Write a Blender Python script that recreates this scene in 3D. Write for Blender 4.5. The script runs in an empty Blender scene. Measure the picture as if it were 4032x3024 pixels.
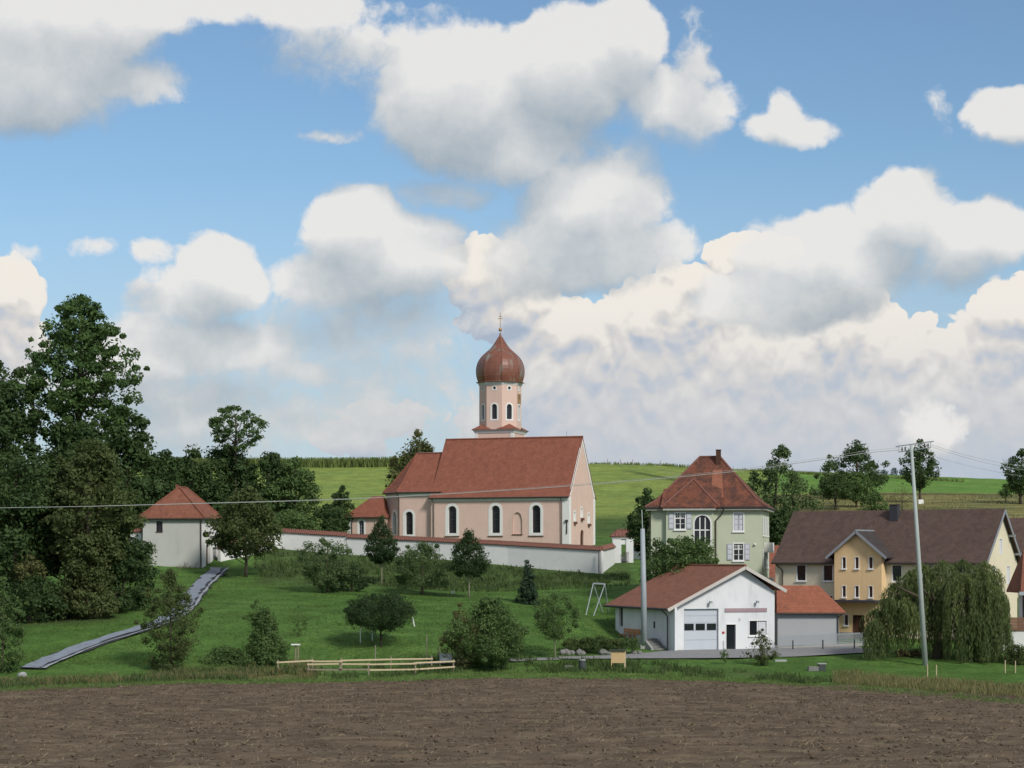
import bpy, bmesh, math, random
import numpy as np
from mathutils import Vector, Matrix

R = math.radians
sc = bpy.context.scene
C = sc.collection

# ------------------------------------------------------------------ camera
F = 8000.0            # focal length in photograph pixels (4032 wide)
CX, HY = 2016.0, 2200.0   # principal column, eye-level row
cam_d = bpy.data.cameras.new('camera')
cam = bpy.data.objects.new('camera', cam_d); C.objects.link(cam)
cam.location = (0, 0, 0); cam.rotation_euler = (R(90), 0, 0)
cam_d.sensor_fit = 'HORIZONTAL'; cam_d.sensor_width = 36.0
cam_d.lens = 36.0 * F / 4032.0
cam_d.shift_y = (HY - 1512.0) / 4032.0
cam_d.clip_start = 0.5; cam_d.clip_end = 12000
sc.camera = cam

# ------------------------------------------------------------------ light
SUN_AZ, SUN_EL = 146.0, 36.0
SUN_STRENGTH, SUN_ANGLE = 1.5, 11.0
EXPO = 1.08                       # stops; the photograph is exposed for the land
SKY_STRENGTH = 0.050
CLOUD = 0.45                      # radiance of a white cloud
sd = bpy.data.lights.new('sun', 'SUN'); sd.energy = SUN_STRENGTH; sd.angle = R(SUN_ANGLE)
sd.color = (1.0, 0.94, 0.85)
sun = bpy.data.objects.new('sun', sd); C.objects.link(sun)
sv = Vector((math.sin(R(SUN_AZ)) * math.cos(R(SUN_EL)), math.cos(R(SUN_AZ)) * math.cos(R(SUN_EL)), math.sin(R(SUN_EL))))
sun.rotation_euler = sv.to_track_quat('Z', 'Y').to_euler()
sun.location = sv * 300

sc.view_settings.view_transform = 'Standard'
sc.view_settings.look = 'None'
sc.view_settings.exposure = EXPO
sc.view_settings.gamma = 1.0
sc.view_settings.use_curve_mapping = False
sc.render.engine = 'CYCLES'
sc.cycles.use_denoising = True
sc.cycles.max_bounces = 6
sc.cycles.diffuse_bounces = 3
sc.cycles.transparent_max_bounces = 6
sc.cycles.use_adaptive_sampling = True
sc.cycles.adaptive_threshold = 0.012


def lin(r, g, b):
    def f(c):
        c /= 255.0
        return c / 12.92 if c <= 0.04045 else ((c + 0.055) / 1.055) ** 2.4
    return (f(r), f(g), f(b), 1.0)


class NT:
    """small helper for building node trees"""
    def __init__(self, tree):
        self.t = tree

    def n(self, typ, **kw):
        nd = self.t.nodes.new(typ)
        for k, v in kw.items():
            setattr(nd, k, v)
        return nd

    def link(self, a, b):
        self.t.links.new(a, b)

    def put(self, sock, val):
        if val is None:
            return
        if hasattr(val, 'is_output'):
            self.link(val, sock)
        else:
            sock.default_value = val

    def math(self, op, a=None, b=None, c=None, clamp=False):
        nd = self.n('ShaderNodeMath', operation=op, use_clamp=clamp)
        for i, v in enumerate((a, b, c)):
            self.put(nd.inputs[i], v)
        return nd.outputs[0]

    def vmath(self, op, a=None, b=None, c=None, scale=None):
        nd = self.n('ShaderNodeVectorMath', operation=op)
        for i, v in enumerate((a, b, c)):
            self.put(nd.inputs[i], v)
        if scale is not None:
            self.put(nd.inputs['Scale'], scale)
        return nd.outputs['Value'] if op in ('LENGTH', 'DOT_PRODUCT', 'DISTANCE') else nd.outputs[0]

    def smooth(self, x, a, b, lo=0.0, hi=1.0):
        nd = self.n('ShaderNodeMapRange', interpolation_type='SMOOTHSTEP')
        self.put(nd.inputs[0], x)
        nd.inputs[1].default_value = a; nd.inputs[2].default_value = b
        nd.inputs[3].default_value = lo; nd.inputs[4].default_value = hi
        return nd.outputs[0]

    def mix(self, fac, a, b):
        nd = self.n('ShaderNodeMix', data_type='RGBA')
        self.put(nd.inputs[0], fac); self.put(nd.inputs[6], a); self.put(nd.inputs[7], b)
        return nd.outputs[2]

    def noise(self, vec, scale, detail=4.0, rough=0.5, dist=0.0):
        nd = self.n('ShaderNodeTexNoise')
        self.put(nd.inputs['Vector'], vec)
        nd.inputs['Scale'].default_value = scale; nd.inputs['Detail'].default_value = detail
        nd.inputs['Roughness'].default_value = rough; nd.inputs['Distortion'].default_value = dist
        return nd

    def voronoi(self, vec, scale, detail=0.0, rough=0.5, smooth=1.0):
        nd = self.n('ShaderNodeTexVoronoi', feature='SMOOTH_F1')
        self.put(nd.inputs['Vector'], vec)
        nd.inputs['Scale'].default_value = scale
        nd.inputs['Detail'].default_value = detail
        nd.inputs['Roughness'].default_value = rough
        nd.inputs['Smoothness'].default_value = smooth
        return nd.outputs['Distance']


# ------------------------------------------------------------------ sky with clouds
# clouds are described by azimuth/elevation of their bodies; beyond the part of
# the sky named here the same kind of cloud cover goes on from noise.
SOFT = [  # px, py, rx, ry, weight
    (120, 250, 430, 270, 1.0), (500, 330, 230, 100, .62), (330, 120, 300, 160, .9), (40, 400, 330, 110, .75),
    (700, 10, 900, 80, .62), (1150, 40, 330, 90, .55), (1420, 190, 380, 170, .40), (250, 30, 500, 140, .9),
    (1810, 380, 330, 290, 1.1), (2250, 290, 330, 260, 1.1), (2450, 170, 170, 190, .95), (2020, 560, 370, 180, .9),
    (2640, 420, 250, 150, .72), (2740, 300, 110, 260, .48), (2450, 640, 160, 110, .42),
    (2330, 800, 300, 200, 1.0), (2280, 980, 360, 190, .95), (2550, 980, 220, 120, .6), (1760, 760, 200, 60, .42),
    (1400, 900, 190, 190, 1.0), (1530, 1020, 310, 190, 1.0), (1330, 1120, 260, 130, .8), (1450, 800, 120, 90, .8),
    (870, 1090, 180, 160, .95), (760, 1180, 280, 110, .7), (900, 1360, 330, 120, .78), (560, 1400, 260, 160, .8),
    (3290, 1030, 330, 210, 1.05), (3560, 850, 200, 170, .95), (3850, 920, 250, 130, .8), (3120, 1170, 380, 130, .9),
    (3750, 1050, 200, 110, .5), (3070, 520, 150, 60, .5), (3110, 460, 80, 90, .5), (3180, 530, 110, 50, .4), (4010, 470, 190, 110, .85), (3700, 440, 50, 100, .2),
    (90, 1000, 80, 40, .3), (350, 985, 100, 40, .3), (610, 1010, 100, 60, .42), (1350, 520, 160, 30, .25),
    (1250, 1490, 130, 80, .6), (1500, 1560, 130, 90, .5), (1450, 1250, 150, 70, .5), (600, 1560, 500, 100, .6),
    (3650, 1680, 130, 130, .5), (1000, 1400, 650, 230, .42), (800, 1620, 700, 200, .45), (1600, 1560, 480, 230, .36), (1480, 1280, 480, 200, .46), (1250, 1690, 170, 60, .5), (2000, 1080, 140, 120, .3),
]
HARD = [
    (1890, 1060, 130, 110, 1.0), (2000, 1170, 190, 150, 1.1), (2210, 1310, 190, 140, 1.0), (2020, 1010, 70, 60, .9),
    (2600, 1260, 260, 170, 1.15), (2760, 1110, 150, 70, .95), (2640, 1060, 60, 50, .9), (2450, 1430, 400, 200, 1.0),
    (3320, 1340, 260, 160, 1.15), (3480, 1430, 190, 150, 1.05), (2980, 1370, 330, 150, 1.0), (3560, 1500, 140, 70, .9),
    (2940, 985, 170, 70, 1.0), (2860, 1030, 60, 50, .9), (3340, 1230, 90, 60, .9), (2650, 1720, 800, 330, 1.25), (3450, 1700, 700, 330, 1.25),
    (4010, 1230, 160, 150, 1.1), (3920, 1400, 300, 160, .95), (3650, 1270, 60, 40, .7), (3950, 1600, 320, 150, .85),
    (30, 1180, 120, 160, 1.15), (20, 1350, 140, 240, 1.1), (1470, 1650, 110, 70, .85), (1420, 1720, 130, 70, .75),
    (3950, 1650, 420, 330, 1.2), (2150, 1500, 260, 220, 1.0), (3050, 1480, 500, 200, 1.05), (3700, 1560, 300, 160, 1.0), (1340, 1730, 90, 40, .6),
]


def px_ae(px, py):
    a = math.atan((px - CX) / F)
    return a, (HY - py) / F * math.cos(a)


def cloud_group(name, blobs, warp, fine):
    g = bpy.data.node_groups.new(name, 'ShaderNodeTree')
    g.interface.new_socket('Dir', in_out='INPUT', socket_type='NodeSocketVector')
    g.interface.new_socket('H', in_out='OUTPUT', socket_type='NodeSocketFloat')
    g.interface.new_socket('Base', in_out='OUTPUT', socket_type='NodeSocketFloat')
    t = NT(g)
    gi = t.n('NodeGroupInput'); go = t.n('NodeGroupOutput')
    d0 = t.vmath('NORMALIZE', gi.outputs[0])
    w1 = t.noise(d0, 16.0, 4.0, 0.62)
    wv = t.vmath('SUBTRACT', w1.outputs['Color'], (0.5, 0.5, 0.5))
    wv = t.vmath('MULTIPLY', wv, (warp, warp, warp * .7))
    d = t.vmath('ADD', d0, wv)
    sp = t.n('ShaderNodeSeparateXYZ'); t.link(d, sp.inputs[0])
    x, y, z = sp.outputs
    az = t.math('ARCTAN2', x, y)
    hl = t.math('SQRT', t.math('ADD', t.math('MULTIPLY', x, x), t.math('MULTIPLY', y, y)))
    el = t.math('DIVIDE', z, t.math('MAXIMUM', hl, 0.02))
    cb = t.n('ShaderNodeCombineXYZ'); t.link(az, cb.inputs[0]); t.link(el, cb.inputs[1])
    p = cb.outputs[0]
    acc = None
    for (bx, by, rx, ry, amp) in blobs:
        a0, e0 = px_ae(bx, by)
        ra, re = rx / F, ry / F
        q = t.vmath('MULTIPLY_ADD', p, (1 / ra, 1 / re, 0.0), (-a0 / ra, -e0 / re, 0.0))
        l = t.vmath('DOT_PRODUCT', q, q)
        v = t.math('MULTIPLY_ADD', l, -amp * .72, amp)
        if acc is None:
            acc = v
        else:
            acc = t.math('SMOOTH_MAX', acc, v, 0.12)
    acc = t.math('MAXIMUM', acc, -0.8)
    # beyond the named clouds: same cover from noise
    n2 = t.noise(d0, 5.0, 3.0, 0.5)
    far = t.math('MULTIPLY_ADD', n2.outputs[0], 4.2, -2.05)
    wa = t.smooth(t.math('ABSOLUTE', az), 0.27, 0.40)
    we = t.smooth(el, 0.285, 0.40)
    wt = t.math('MAXIMUM', wa, we)
    m = t.n('ShaderNodeMix', data_type='FLOAT')
    t.link(wt, m.inputs[0]); t.link(acc, m.inputs[2]); t.link(far, m.inputs[3])
    base = m.outputs[0]
    f1 = t.noise(d, 46.0, 5.0, 0.64)
    h = t.math('MULTIPLY_ADD', f1.outputs[0], fine[0], -fine[0] * .5)
    h = t.math('ADD', base, h)
    if fine[1] > 0:
        for sc_, am in ((28.0, .95), (70.0, .72), (160.0, .40)):
            nb = t.noise(d, sc_, 0.0, 0.5)
            ab = t.math('ABSOLUTE', t.math('SUBTRACT', nb.outputs[0], 0.5))
            h = t.math('MULTIPLY_ADD', ab, fine[1] * am * 3.0, t.math('ADD', h, -.25 * fine[1] * am))
    t.link(h, go.inputs[0]); t.link(base, go.inputs[1])
    return g


world = bpy.data.worlds.new('World'); sc.world = world
world.use_nodes = True
world.cycles.sampling_method = 'MANUAL'
world.cycles.sample_map_resolution = 512
wt = world.node_tree; wt.nodes.clear()
W = NT(wt)
g_soft = cloud_group('soft_clouds', SOFT, 0.036, (1.05, 0.0))
g_hard = cloud_group('heaped_clouds', HARD, 0.016, (0.22, 0.66))
tc = W.n('ShaderNodeTexCoord')
D = tc.outputs['Generated']


def grp(g, vec):
    nd = W.n('ShaderNodeGroup'); nd.node_tree = g
    W.link(vec, nd.inputs[0])
    return nd.outputs


LV = Vector((0.12, 0, 1.0)).normalized()
def off(k):
    return W.vmath('ADD', D, tuple(LV * k))

sky = W.n('ShaderNodeTexSky', sky_type='NISHITA')
sky.sun_disc = False; sky.sun_elevation = R(SUN_EL); sky.sun_rotation = R(SUN_AZ)
sky.altitude = 550; sky.air_density = 1.0; sky.dust_density = .5; sky.ozone_density = 1.6
bg_sky = W.n('ShaderNodeBackground'); W.link(W.vmath('MULTIPLY', sky.outputs[0], (0.87, 1.0, 1.05)), bg_sky.inputs[0]); bg_sky.inputs[1].default_value = SKY_STRENGTH

spd = W.n('ShaderNodeSeparateXYZ'); W.link(D, spd.inputs[0])
elz = spd.outputs[2]

# heaped far clouds
(h0, b0), (h1, b1), (h2, b2) = grp(g_hard, D), grp(g_hard, off(0.0070)), grp(g_hard, off(0.024))
lit_f = W.math('MULTIPLY', W.math('SUBTRACT', h0, h1), W.smooth(elz, .045, .125, .32, .86))
lit_c = W.math('MULTIPLY', W.math('SUBTRACT', b0, b2), 0.34)
lit = W.math('ADD', W.math('ADD', lit_f, lit_c), 0.54, clamp=True)
rampA = W.n('ShaderNodeValToRGB'); W.link(lit, rampA.inputs[0])
ra = rampA.color_ramp
ra.elements[0].position = 0.0; ra.elements[0].color = lin(170, 184, 203)
ra.elements[1].position = 1.0; ra.elements[1].color = lin(246, 240, 231)
e_ = ra.elements.new(0.35); e_.color = lin(196, 203, 213)
e_ = ra.elements.new(0.62); e_.color = lin(222, 218, 214)
maskA = W.smooth(h0, 0.14, 0.25)
# low haze: far clouds and sky pale towards the horizon
hz = W.smooth(elz, 0.02, 0.14, 1.0, 0.0)
colA = W.mix(W.math('MULTIPLY', hz, 0.70), rampA.outputs[0], lin(184, 196, 212))
bgA = W.n('ShaderNodeBackground'); W.link(colA, bgA.inputs[0]); bgA.inputs[1].default_value = CLOUD

# veil near the horizon
bgV = W.n('ShaderNodeBackground'); bgV.inputs[0].default_value = lin(182, 197, 214); bgV.inputs[1].default_value = CLOUD
vn = W.noise(D, 9.0, 4.0, 0.55)
veil = W.math('MULTIPLY', W.smooth(elz, 0.03, 0.20, 1.0, 0.0), W.math('MULTIPLY_ADD', vn.outputs[0], 1.0, 0.30), clamp=True)
mixV = W.n('ShaderNodeMixShader'); W.link(veil, mixV.inputs[0]); W.link(bg_sky.outputs[0], mixV.inputs[1]); W.link(bgV.outputs[0], mixV.inputs[2])
mixA = W.n('ShaderNodeMixShader'); W.link(maskA, mixA.inputs[0]); W.link(mixV.outputs[0], mixA.inputs[1]); W.link(bgA.outputs[0], mixA.inputs[2])

# soft nearer clouds
(s0, sb0), (s1, sb1) = grp(g_soft, D), grp(g_soft, off(0.024))
sl = W.math('MULTIPLY_ADD', W.math('SUBTRACT', sb0, sb1), 0.28, W.math('MULTIPLY_ADD', W.math('SUBTRACT', s0, s1), 0.42, 0.52), clamp=True)
rampB = W.n('ShaderNodeValToRGB'); W.link(sl, rampB.inputs[0])
rb = rampB.color_ramp
rb.elements[0].position = 0.05; rb.elements[0].color = lin(158, 172, 184)
rb.elements[1].position = 0.95; rb.elements[1].color = lin(240, 238, 235)
e_ = rb.elements.new(0.42); e_.color = lin(196, 202, 206)
mlit = W.n('ShaderNodeMix', data_type='FLOAT')
W.link(W.smooth(sl, .35, .75), mlit.inputs[0]); W.link(W.smooth(s0, -.02, 0.62), mlit.inputs[2]); W.link(W.smooth(s0, 0.05, 0.38), mlit.inputs[3])
maskB = mlit.outputs[0]
bgB = W.n('ShaderNodeBackground'); W.link(rampB.outputs[0], bgB.inputs[0]); bgB.inputs[1].default_value = CLOUD
mixB = W.n('ShaderNodeMixShader'); W.link(W.math('MULTIPLY', maskB, 0.94), mixB.inputs[0]); W.link(mixA.outputs[0], mixB.inputs[1]); W.link(bgB.outputs[0], mixB.inputs[2])
wo = W.n('ShaderNodeOutputWorld'); W.link(mixB.outputs[0], wo.inputs[0])

# ------------------------------------------------------------------ helpers
def P(px, py, Y):
    """photograph pixel at a known distance -> world point"""
    return Vector(((px - CX) * Y / F, Y, (HY - py) * Y / F))


ORIG = {}


def props(o, label=None, cat=None, group=None, kind=None):
    if label: o['label'] = label
    if cat: o['category'] = cat
    if group: o['group'] = group
    if kind: o['kind'] = kind
    return o


def thing(name, loc, label, cat, group=None):
    o = bpy.data.objects.new(name, None); C.objects.link(o)
    o.empty_display_size = 0.5
    o.location = loc
    ORIG[o] = Vector(loc)
    return props(o, label, cat, group)


def mesh_from(name, verts, faces, mats, smooth=False, uv=True):
    me = bpy.data.meshes.new(name)
    me.from_pydata([tuple(v) for v in verts], [], [tuple(f) for f in faces])
    if not isinstance(mats, (list, tuple)):
        mats = [mats]
    for m in mats:
        me.materials.append(m)
    if uv:
        add_uv(me)
    if smooth:
        me.polygons.foreach_set('use_smooth', [True] * len(me.polygons))
    me.update()
    return me


def add_uv(me):
    """metric uv on every face: u level, v up the face"""
    lay = me.uv_layers.new(name='UVMap')
    for p in me.polygons:
        n = p.normal
        h = Vector((-n.y, n.x, 0))
        h = h.normalized() if h.length > 1e-4 else Vector((1, 0, 0))
        u = n.cross(h)
        for li in p.loop_indices:
            co = me.vertices[me.loops[li].vertex_index].co
            lay.data[li].uv = (co.dot(h), co.dot(u))


def obj(name, verts, faces, mat, parent=None, smooth=False, label=None, **kw):
    """mesh in world coordinates; becomes a child of parent"""
    o0 = ORIG.get(parent, Vector((0, 0, 0))) if parent else Vector((0, 0, 0))
    verts = [Vector(v) - o0 for v in verts]
    me = mesh_from(name, verts, faces, mat, smooth)
    o = bpy.data.objects.new(name, me); C.objects.link(o)
    if parent:
        o.parent = parent
        ORIG[o] = o0
    if label: o['label'] = label
    props(o, **kw)
    return o


def np_mesh(name, V, Q, mat, attr=None, smooth=False):
    """large mesh from arrays; Q is M x k faces"""
    me = bpy.data.meshes.new(name)
    V = np.ascontiguousarray(V, dtype=np.float32); Q = np.ascontiguousarray(Q, dtype=np.int32)
    me.vertices.add(len(V)); me.vertices.foreach_set('co', V.ravel())
    k = Q.shape[1]
    me.loops.add(Q.size); me.loops.foreach_set('vertex_index', Q.ravel())
    me.polygons.add(len(Q))
    me.polygons.foreach_set('loop_start', np.arange(0, Q.size, k, dtype=np.int32))
    me.polygons.foreach_set('loop_total', np.full(len(Q), k, dtype=np.int32))
    if attr is not None:
        a = me.attributes.new('tint', 'FLOAT', 'FACE')
        a.data.foreach_set('value', np.ascontiguousarray(attr, dtype=np.float32))
    if smooth:
        me.polygons.foreach_set('use_smooth', np.ones(len(Q), dtype=bool))
    me.materials.append(mat)
    me.update(calc_edges=True)
    return me


class Fr:
    """a wall's frame: origin at its lower left seen from outside, u along, n outward"""
    def __init__(self, o, u, n=None):
        self.o = Vector(o); self.u = Vector(u).normalized()
        self.n = Vector(n).normalized() if n is not None else Vector((self.u.y, -self.u.x, 0))

    def p(self, u, v, w=0.0):
        return self.o + self.u * u + Vector((0, 0, v)) + self.n * w


def box_vf(fr, u0, u1, v0, v1, w0, w1, base=0):
    vs = [fr.p(u, v, w) for w in (w1, w0) for (u, v) in ((u0, v0), (u1, v0), (u1, v1), (u0, v1))]
    fs = [(0, 1, 2, 3), (5, 4, 7, 6), (4, 0, 3, 7), (1, 5, 6, 2), (3, 2, 6, 7), (4, 5, 1, 0)]
    return vs, [tuple(i + base for i in f) for f in fs]


def join_vf(lst):
    V, Fc = [], []
    for vs, fs in lst:
        b = len(V); V += list(vs); Fc += [tuple(i + b for i in f) for f in fs]
    return V, Fc


def tube_vf(pts, rads, n=8, cap=True):
    pts = [Vector(p) for p in pts]
    if not isinstance(rads, (list, tuple)): rads = [rads] * len(pts)
    V, Fc = [], []
    prev = None
    for i, p in enumerate(pts):
        d = (pts[min(i + 1, len(pts) - 1)] - pts[max(i - 1, 0)]).normalized()
        a = prev if prev is not None else (Vector((1, 0, 0)) if abs(d.x) < .8 else Vector((0, 1, 0)))
        s = (a - d * a.dot(d)).normalized(); prev = s
        t = d.cross(s)
        for k in range(n):
            an = 2 * math.pi * k / n
            V.append(p + (s * math.cos(an) + t * math.sin(an)) * rads[i])
    for i in range(len(pts) - 1):
        for k in range(n):
            k2 = (k + 1) % n
            Fc.append((i * n + k, i * n + k2, (i + 1) * n + k2, (i + 1) * n + k))
    if cap:
        Fc.append(tuple(reversed(range(n)))); Fc.append(tuple(range((len(pts) - 1) * n, len(pts) * n)))
    return V, Fc


def lathe_vf(center, prof, n=24, rot=0.0, cap=True):
    V, Fc = [], []
    c = Vector(center)
    for (r, z) in prof:
        for k in range(n):
            an = rot + 2 * math.pi * k / n
            V.append(c + Vector((r * math.cos(an), r * math.sin(an), z)))
    m = len(prof)
    for i in range(m - 1):
        for k in range(n):
            k2 = (k + 1) % n
            Fc.append((i * n + k, i * n + k2, (i + 1) * n + k2, (i + 1) * n + k))
    if cap:
        Fc.append(tuple(reversed(range(n)))); Fc.append(tuple(range((m - 1) * n, m * n)))
    return V, Fc


def slab_vf(verts, faces, t):
    """roof skin given its upper vertices and faces; thickness t downwards"""
    n = len(verts)
    V = [Vector(v) for v in verts] + [Vector(v) - Vector((0, 0, t)) for v in verts]
    Fc = [tuple(f) for f in faces] + [tuple(i + n for i in reversed(f)) for f in faces]
    cnt = {}
    for f in faces:
        for i in range(len(f)):
            a, b = f[i], f[(i + 1) % len(f)]
            k = (min(a, b), max(a, b)); cnt.setdefault(k, []).append((a, b))
    for k, l in cnt.items():
        if len(l) == 1:
            a, b = l[0]; Fc.append((b, a, a + n, b + n))
    return V, Fc


def loop_rect(u, v, w, h):
    return [(u - w / 2, v), (u + w / 2, v), (u + w / 2, v + h), (u - w / 2, v + h)]


def loop_arch(u, v, w, h, n=10, pointed=0.0):
    r = w / 2
    pts = [(u - r, v), (u + r, v)]
    if pointed:
        hh = pointed
        for k in range(n + 1):
            t = k / n
            pts.append((u + r * math.cos(t * math.pi / 2) ** .8, v + h - hh + hh * math.sin(t * math.pi / 2)))
        for k in range(1, n + 1):
            t = 1 - k / n
            pts.append((u - r * math.cos(t * math.pi / 2) ** .8, v + h - hh + hh * math.sin(t * math.pi / 2)))
        return pts
    for k in range(n + 1):
        an = math.pi * k / n
        pts.append((u + r * math.cos(an), v + h - r + r * math.sin(an)))
    return pts


def wall_vf(fr, outline, holes):
    bm = bmesh.new()
    for lp in [outline] + holes:
        vs = [bm.verts.new(fr.p(u, v)) for u, v in lp]
        for i in range(len(vs)):
            bm.edges.new((vs[i], vs[(i + 1) % len(vs)]))
    bmesh.ops.triangle_fill(bm, use_beauty=True, use_dissolve=False, edges=bm.edges[:])
    bm.normal_update()
    bm.verts.index_update()
    V = [v.co.copy() for v in bm.verts]
    Fc = []
    for f in bm.faces:
        ids = [v.index for v in f.verts]
        if f.normal.dot(fr.n) < 0: ids.reverse()
        Fc.append(tuple(ids))
    bm.free()
    return V, Fc


class Wall:
    """a wall with real openings; windows become parts with panes and bars"""
    def __init__(self, th, fr, outline):
        self.th, self.fr, self.out, self.holes = th, fr, outline, []

    def window(self, u, v, w, h, kind='rect', depth=.22, sur=.1, mat=None, pane=None, bars=(1, 1), bar=.06, sill=None,
               name='window', sillmat=None, pointed=0, proud=.035, barmat=None, pane_name='pane', label=None):
        fr = self.fr
        mk = (lambda e: loop_rect(u, v - e, w + 2 * e, h + 2 * e)) if kind == 'rect' else \
             (lambda e: loop_arch(u, v - e, w + 2 * e, h + 2 * e, pointed=pointed))
        hole = mk(0.0)
        self.holes.append(hole)
        n = len(hole)
        V = [fr.p(a, b, -depth) for a, b in hole] + [fr.p(a, b, proud) for a, b in hole]
        Fc = [(i, (i + 1) % n, n + (i + 1) % n, n + i) for i in range(n)]
        Fc = [tuple(reversed(f)) for f in Fc]
        if sur > 0:
            o2 = mk(sur)
            V += [fr.p(a, b, proud) for a, b in o2] + [fr.p(a, b, -.01) for a, b in o2]
            for i in range(n):
                j = (i + 1) % n
                Fc.append((n + i, 2 * n + i, 2 * n + j, n + j)); Fc[-1] = tuple(reversed(Fc[-1]))
                Fc.append((2 * n + i, 3 * n + i, 3 * n + j, 2 * n + j)); Fc[-1] = tuple(reversed(Fc[-1]))
        wd = obj(name, V, Fc, mat, self.th, label=label)
        obj(pane_name, [fr.p(a, b, -depth + .01) for a, b in hole], [tuple(range(n))], pane, wd)
        bl = []
        nv, nh = bars
        top = h if kind == 'rect' else h - w * .12
        for k in range(1, nv + 1):
            x = u - w / 2 + w * k / (nv + 1)
            bl.append(box_vf(fr, x - bar / 2, x + bar / 2, v, v + top, -depth + .012, -depth + .05))
        for k in range(1, nh + 1):
            y = v + h * k / (nh + 1)
            hw = w / 2
            if kind != 'rect' and y > v + h - w / 2:
                hw = math.sqrt(max(.0, (w / 2) ** 2 - (y - (v + h - w / 2)) ** 2))
            bl.append(box_vf(fr, u - hw, u + hw, y - bar / 2, y + bar / 2, -depth + .012, -depth + .046))
        for b_ in bl:
            obj('glazing_bar', *b_, barmat or mat, wd)
        if sill:
            obj('sill', *box_vf(fr, u - w / 2 - sur - .05, u + w / 2 + sur + .05, v - sur - .10, v - sur + .02, 0.0, .14), sillmat or mat, wd)
        return wd

    def build(self, name, mat, label=None):
        return obj(name, *wall_vf(self.fr, self.out, self.holes), mat, self.th, label=label)


def beam_vf(a, b, w, h):
    """rectangular bar from a to b"""
    a, b = Vector(a), Vector(b)
    d = (b - a).normalized()
    s = d.cross(Vector((0, 0, 1)))
    s = s.normalized() if s.length > 1e-3 else Vector((1, 0, 0))
    t = s.cross(d)
    V = []
    for p in (a, b):
        for (i, j) in ((-1, -1), (1, -1), (1, 1), (-1, 1)):
            V.append(p + s * (i * w / 2) + t * (j * h / 2))
    return V, [(0, 1, 2, 3), (7, 6, 5, 4), (0, 4, 5, 1), (1, 5, 6, 2), (2, 6, 7, 3), (3, 7, 4, 0)]


# ------------------------------------------------------------------ materials
def mat(name, col, rough=.8, amt=.12, scale=2.0, bump=.0, bscale=20.0, spec=.25, stain=None, metal=0.0, course=None, svec=(1.3, 1.3, .35)):
    m = bpy.data.materials.new(name); m.use_nodes = True
    t = NT(m.node_tree); m.node_tree.nodes.clear()
    b = t.n('ShaderNodeBsdfPrincipled'); o = t.n('ShaderNodeOutputMaterial'); t.link(b.outputs[0], o.inputs[0])
    b.inputs['Roughness'].default_value = rough; b.inputs['Specular IOR Level'].default_value = spec
    b.inputs['Metallic'].default_value = metal
    tcn = t.n('ShaderNodeTexCoord'); vec = tcn.outputs['Object']
    n1 = t.noise(vec, scale, 6.0, 0.62)
    f = t.math('MULTIPLY_ADD', n1.outputs[0], 2 * amt * 1.6, 1 - amt * 1.6)
    c = t.mix(1.0, (*col[:3], 1), (1, 1, 1, 1)); t.t.nodes[-1].blend_type = 'MULTIPLY'
    mulnode = t.t.nodes[-1]
    cmb = t.n('ShaderNodeCombineColor')
    for i in range(3): t.link(f, cmb.inputs[i])
    t.link(cmb.outputs[0], mulnode.inputs[7])
    if stain:
        scol, sscale, lo, hi = stain
        n2 = t.noise(t.vmath('MULTIPLY', vec, svec), sscale * 1.5, 6.0, .65)
        c = t.mix(t.smooth(n2.outputs[0], lo, hi), c, (*scol[:3], 1))
    hsrc = None
    if course:
        uvn = t.n('ShaderNodeUVMap')
        br = t.n('ShaderNodeTexBrick'); t.link(uvn.outputs[0], br.inputs['Vector'])
        br.inputs['Scale'].default_value = 1.0
        br.inputs['Brick Width'].default_value = course[0]; br.inputs['Row Height'].default_value = course[1]
        br.inputs['Mortar Size'].default_value = course[1] * .07; br.inputs['Mortar Smooth'].default_value = .6
        br.inputs['Color1'].default_value = (1, 1, 1, 1); br.inputs['Color2'].default_value = (.72, .70, .70, 1)
        br.inputs['Mortar'].default_value = (.55, .52, .52, 1)
        mm = t.n('ShaderNodeMix', data_type='RGBA', blend_type='MULTIPLY'); mm.inputs[0].default_value = course[2]
        t.link(c, mm.inputs[6]); t.link(br.outputs[0], mm.inputs[7]); c = mm.outputs[2]
        hsrc = t.math('SUBTRACT', 1.0, br.outputs['Fac'])
    t.link(c, b.inputs['Base Color'])
    if bump > 0:
        nb = t.noise(vec, bscale, 5.0, .6)
        hgt = nb.outputs[0] if hsrc is None else t.math('ADD', nb.outputs[0], hsrc)
        bp = t.n('ShaderNodeBump'); bp.inputs['Strength'].default_value = bump; bp.inputs['Distance'].default_value = .05
        t.link(hgt, bp.inputs['Height']); t.link(bp.outputs[0], b.inputs['Normal'])
    return m


def leaf_mat(name, c1, c2, trans=.33):
    m = bpy.data.materials.new(name); m.use_nodes = True
    t = NT(m.node_tree); m.node_tree.nodes.clear()
    o = t.n('ShaderNodeOutputMaterial')
    at = t.n('ShaderNodeAttribute'); at.attribute_name = 'tint'
    c = t.mix(at.outputs['Fac'], (*c1, 1), (*c2, 1))
    b = t.n('ShaderNodeBsdfPrincipled'); t.link(c, b.inputs['Base Color'])
    b.inputs['Roughness'].default_value = .65; b.inputs['Specular IOR Level'].default_value = .18
    tr = t.n('ShaderNodeBsdfTranslucent')
    c2m = t.mix(.5, c, (.12, .16, .03, 1)); t.link(c2m, tr.inputs[0])
    mx = t.n('ShaderNodeMixShader'); mx.inputs[0].default_value = trans
    t.link(b.outputs[0], mx.inputs[1]); t.link(tr.outputs[0], mx.inputs[2]); t.link(mx.outputs[0], o.inputs[0])
    return m


def glass_mat(name, col=(.012, .014, .018), rough=.12):
    return mat(name, col, rough, .3, 1.2, 0, spec=.5)


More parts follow.
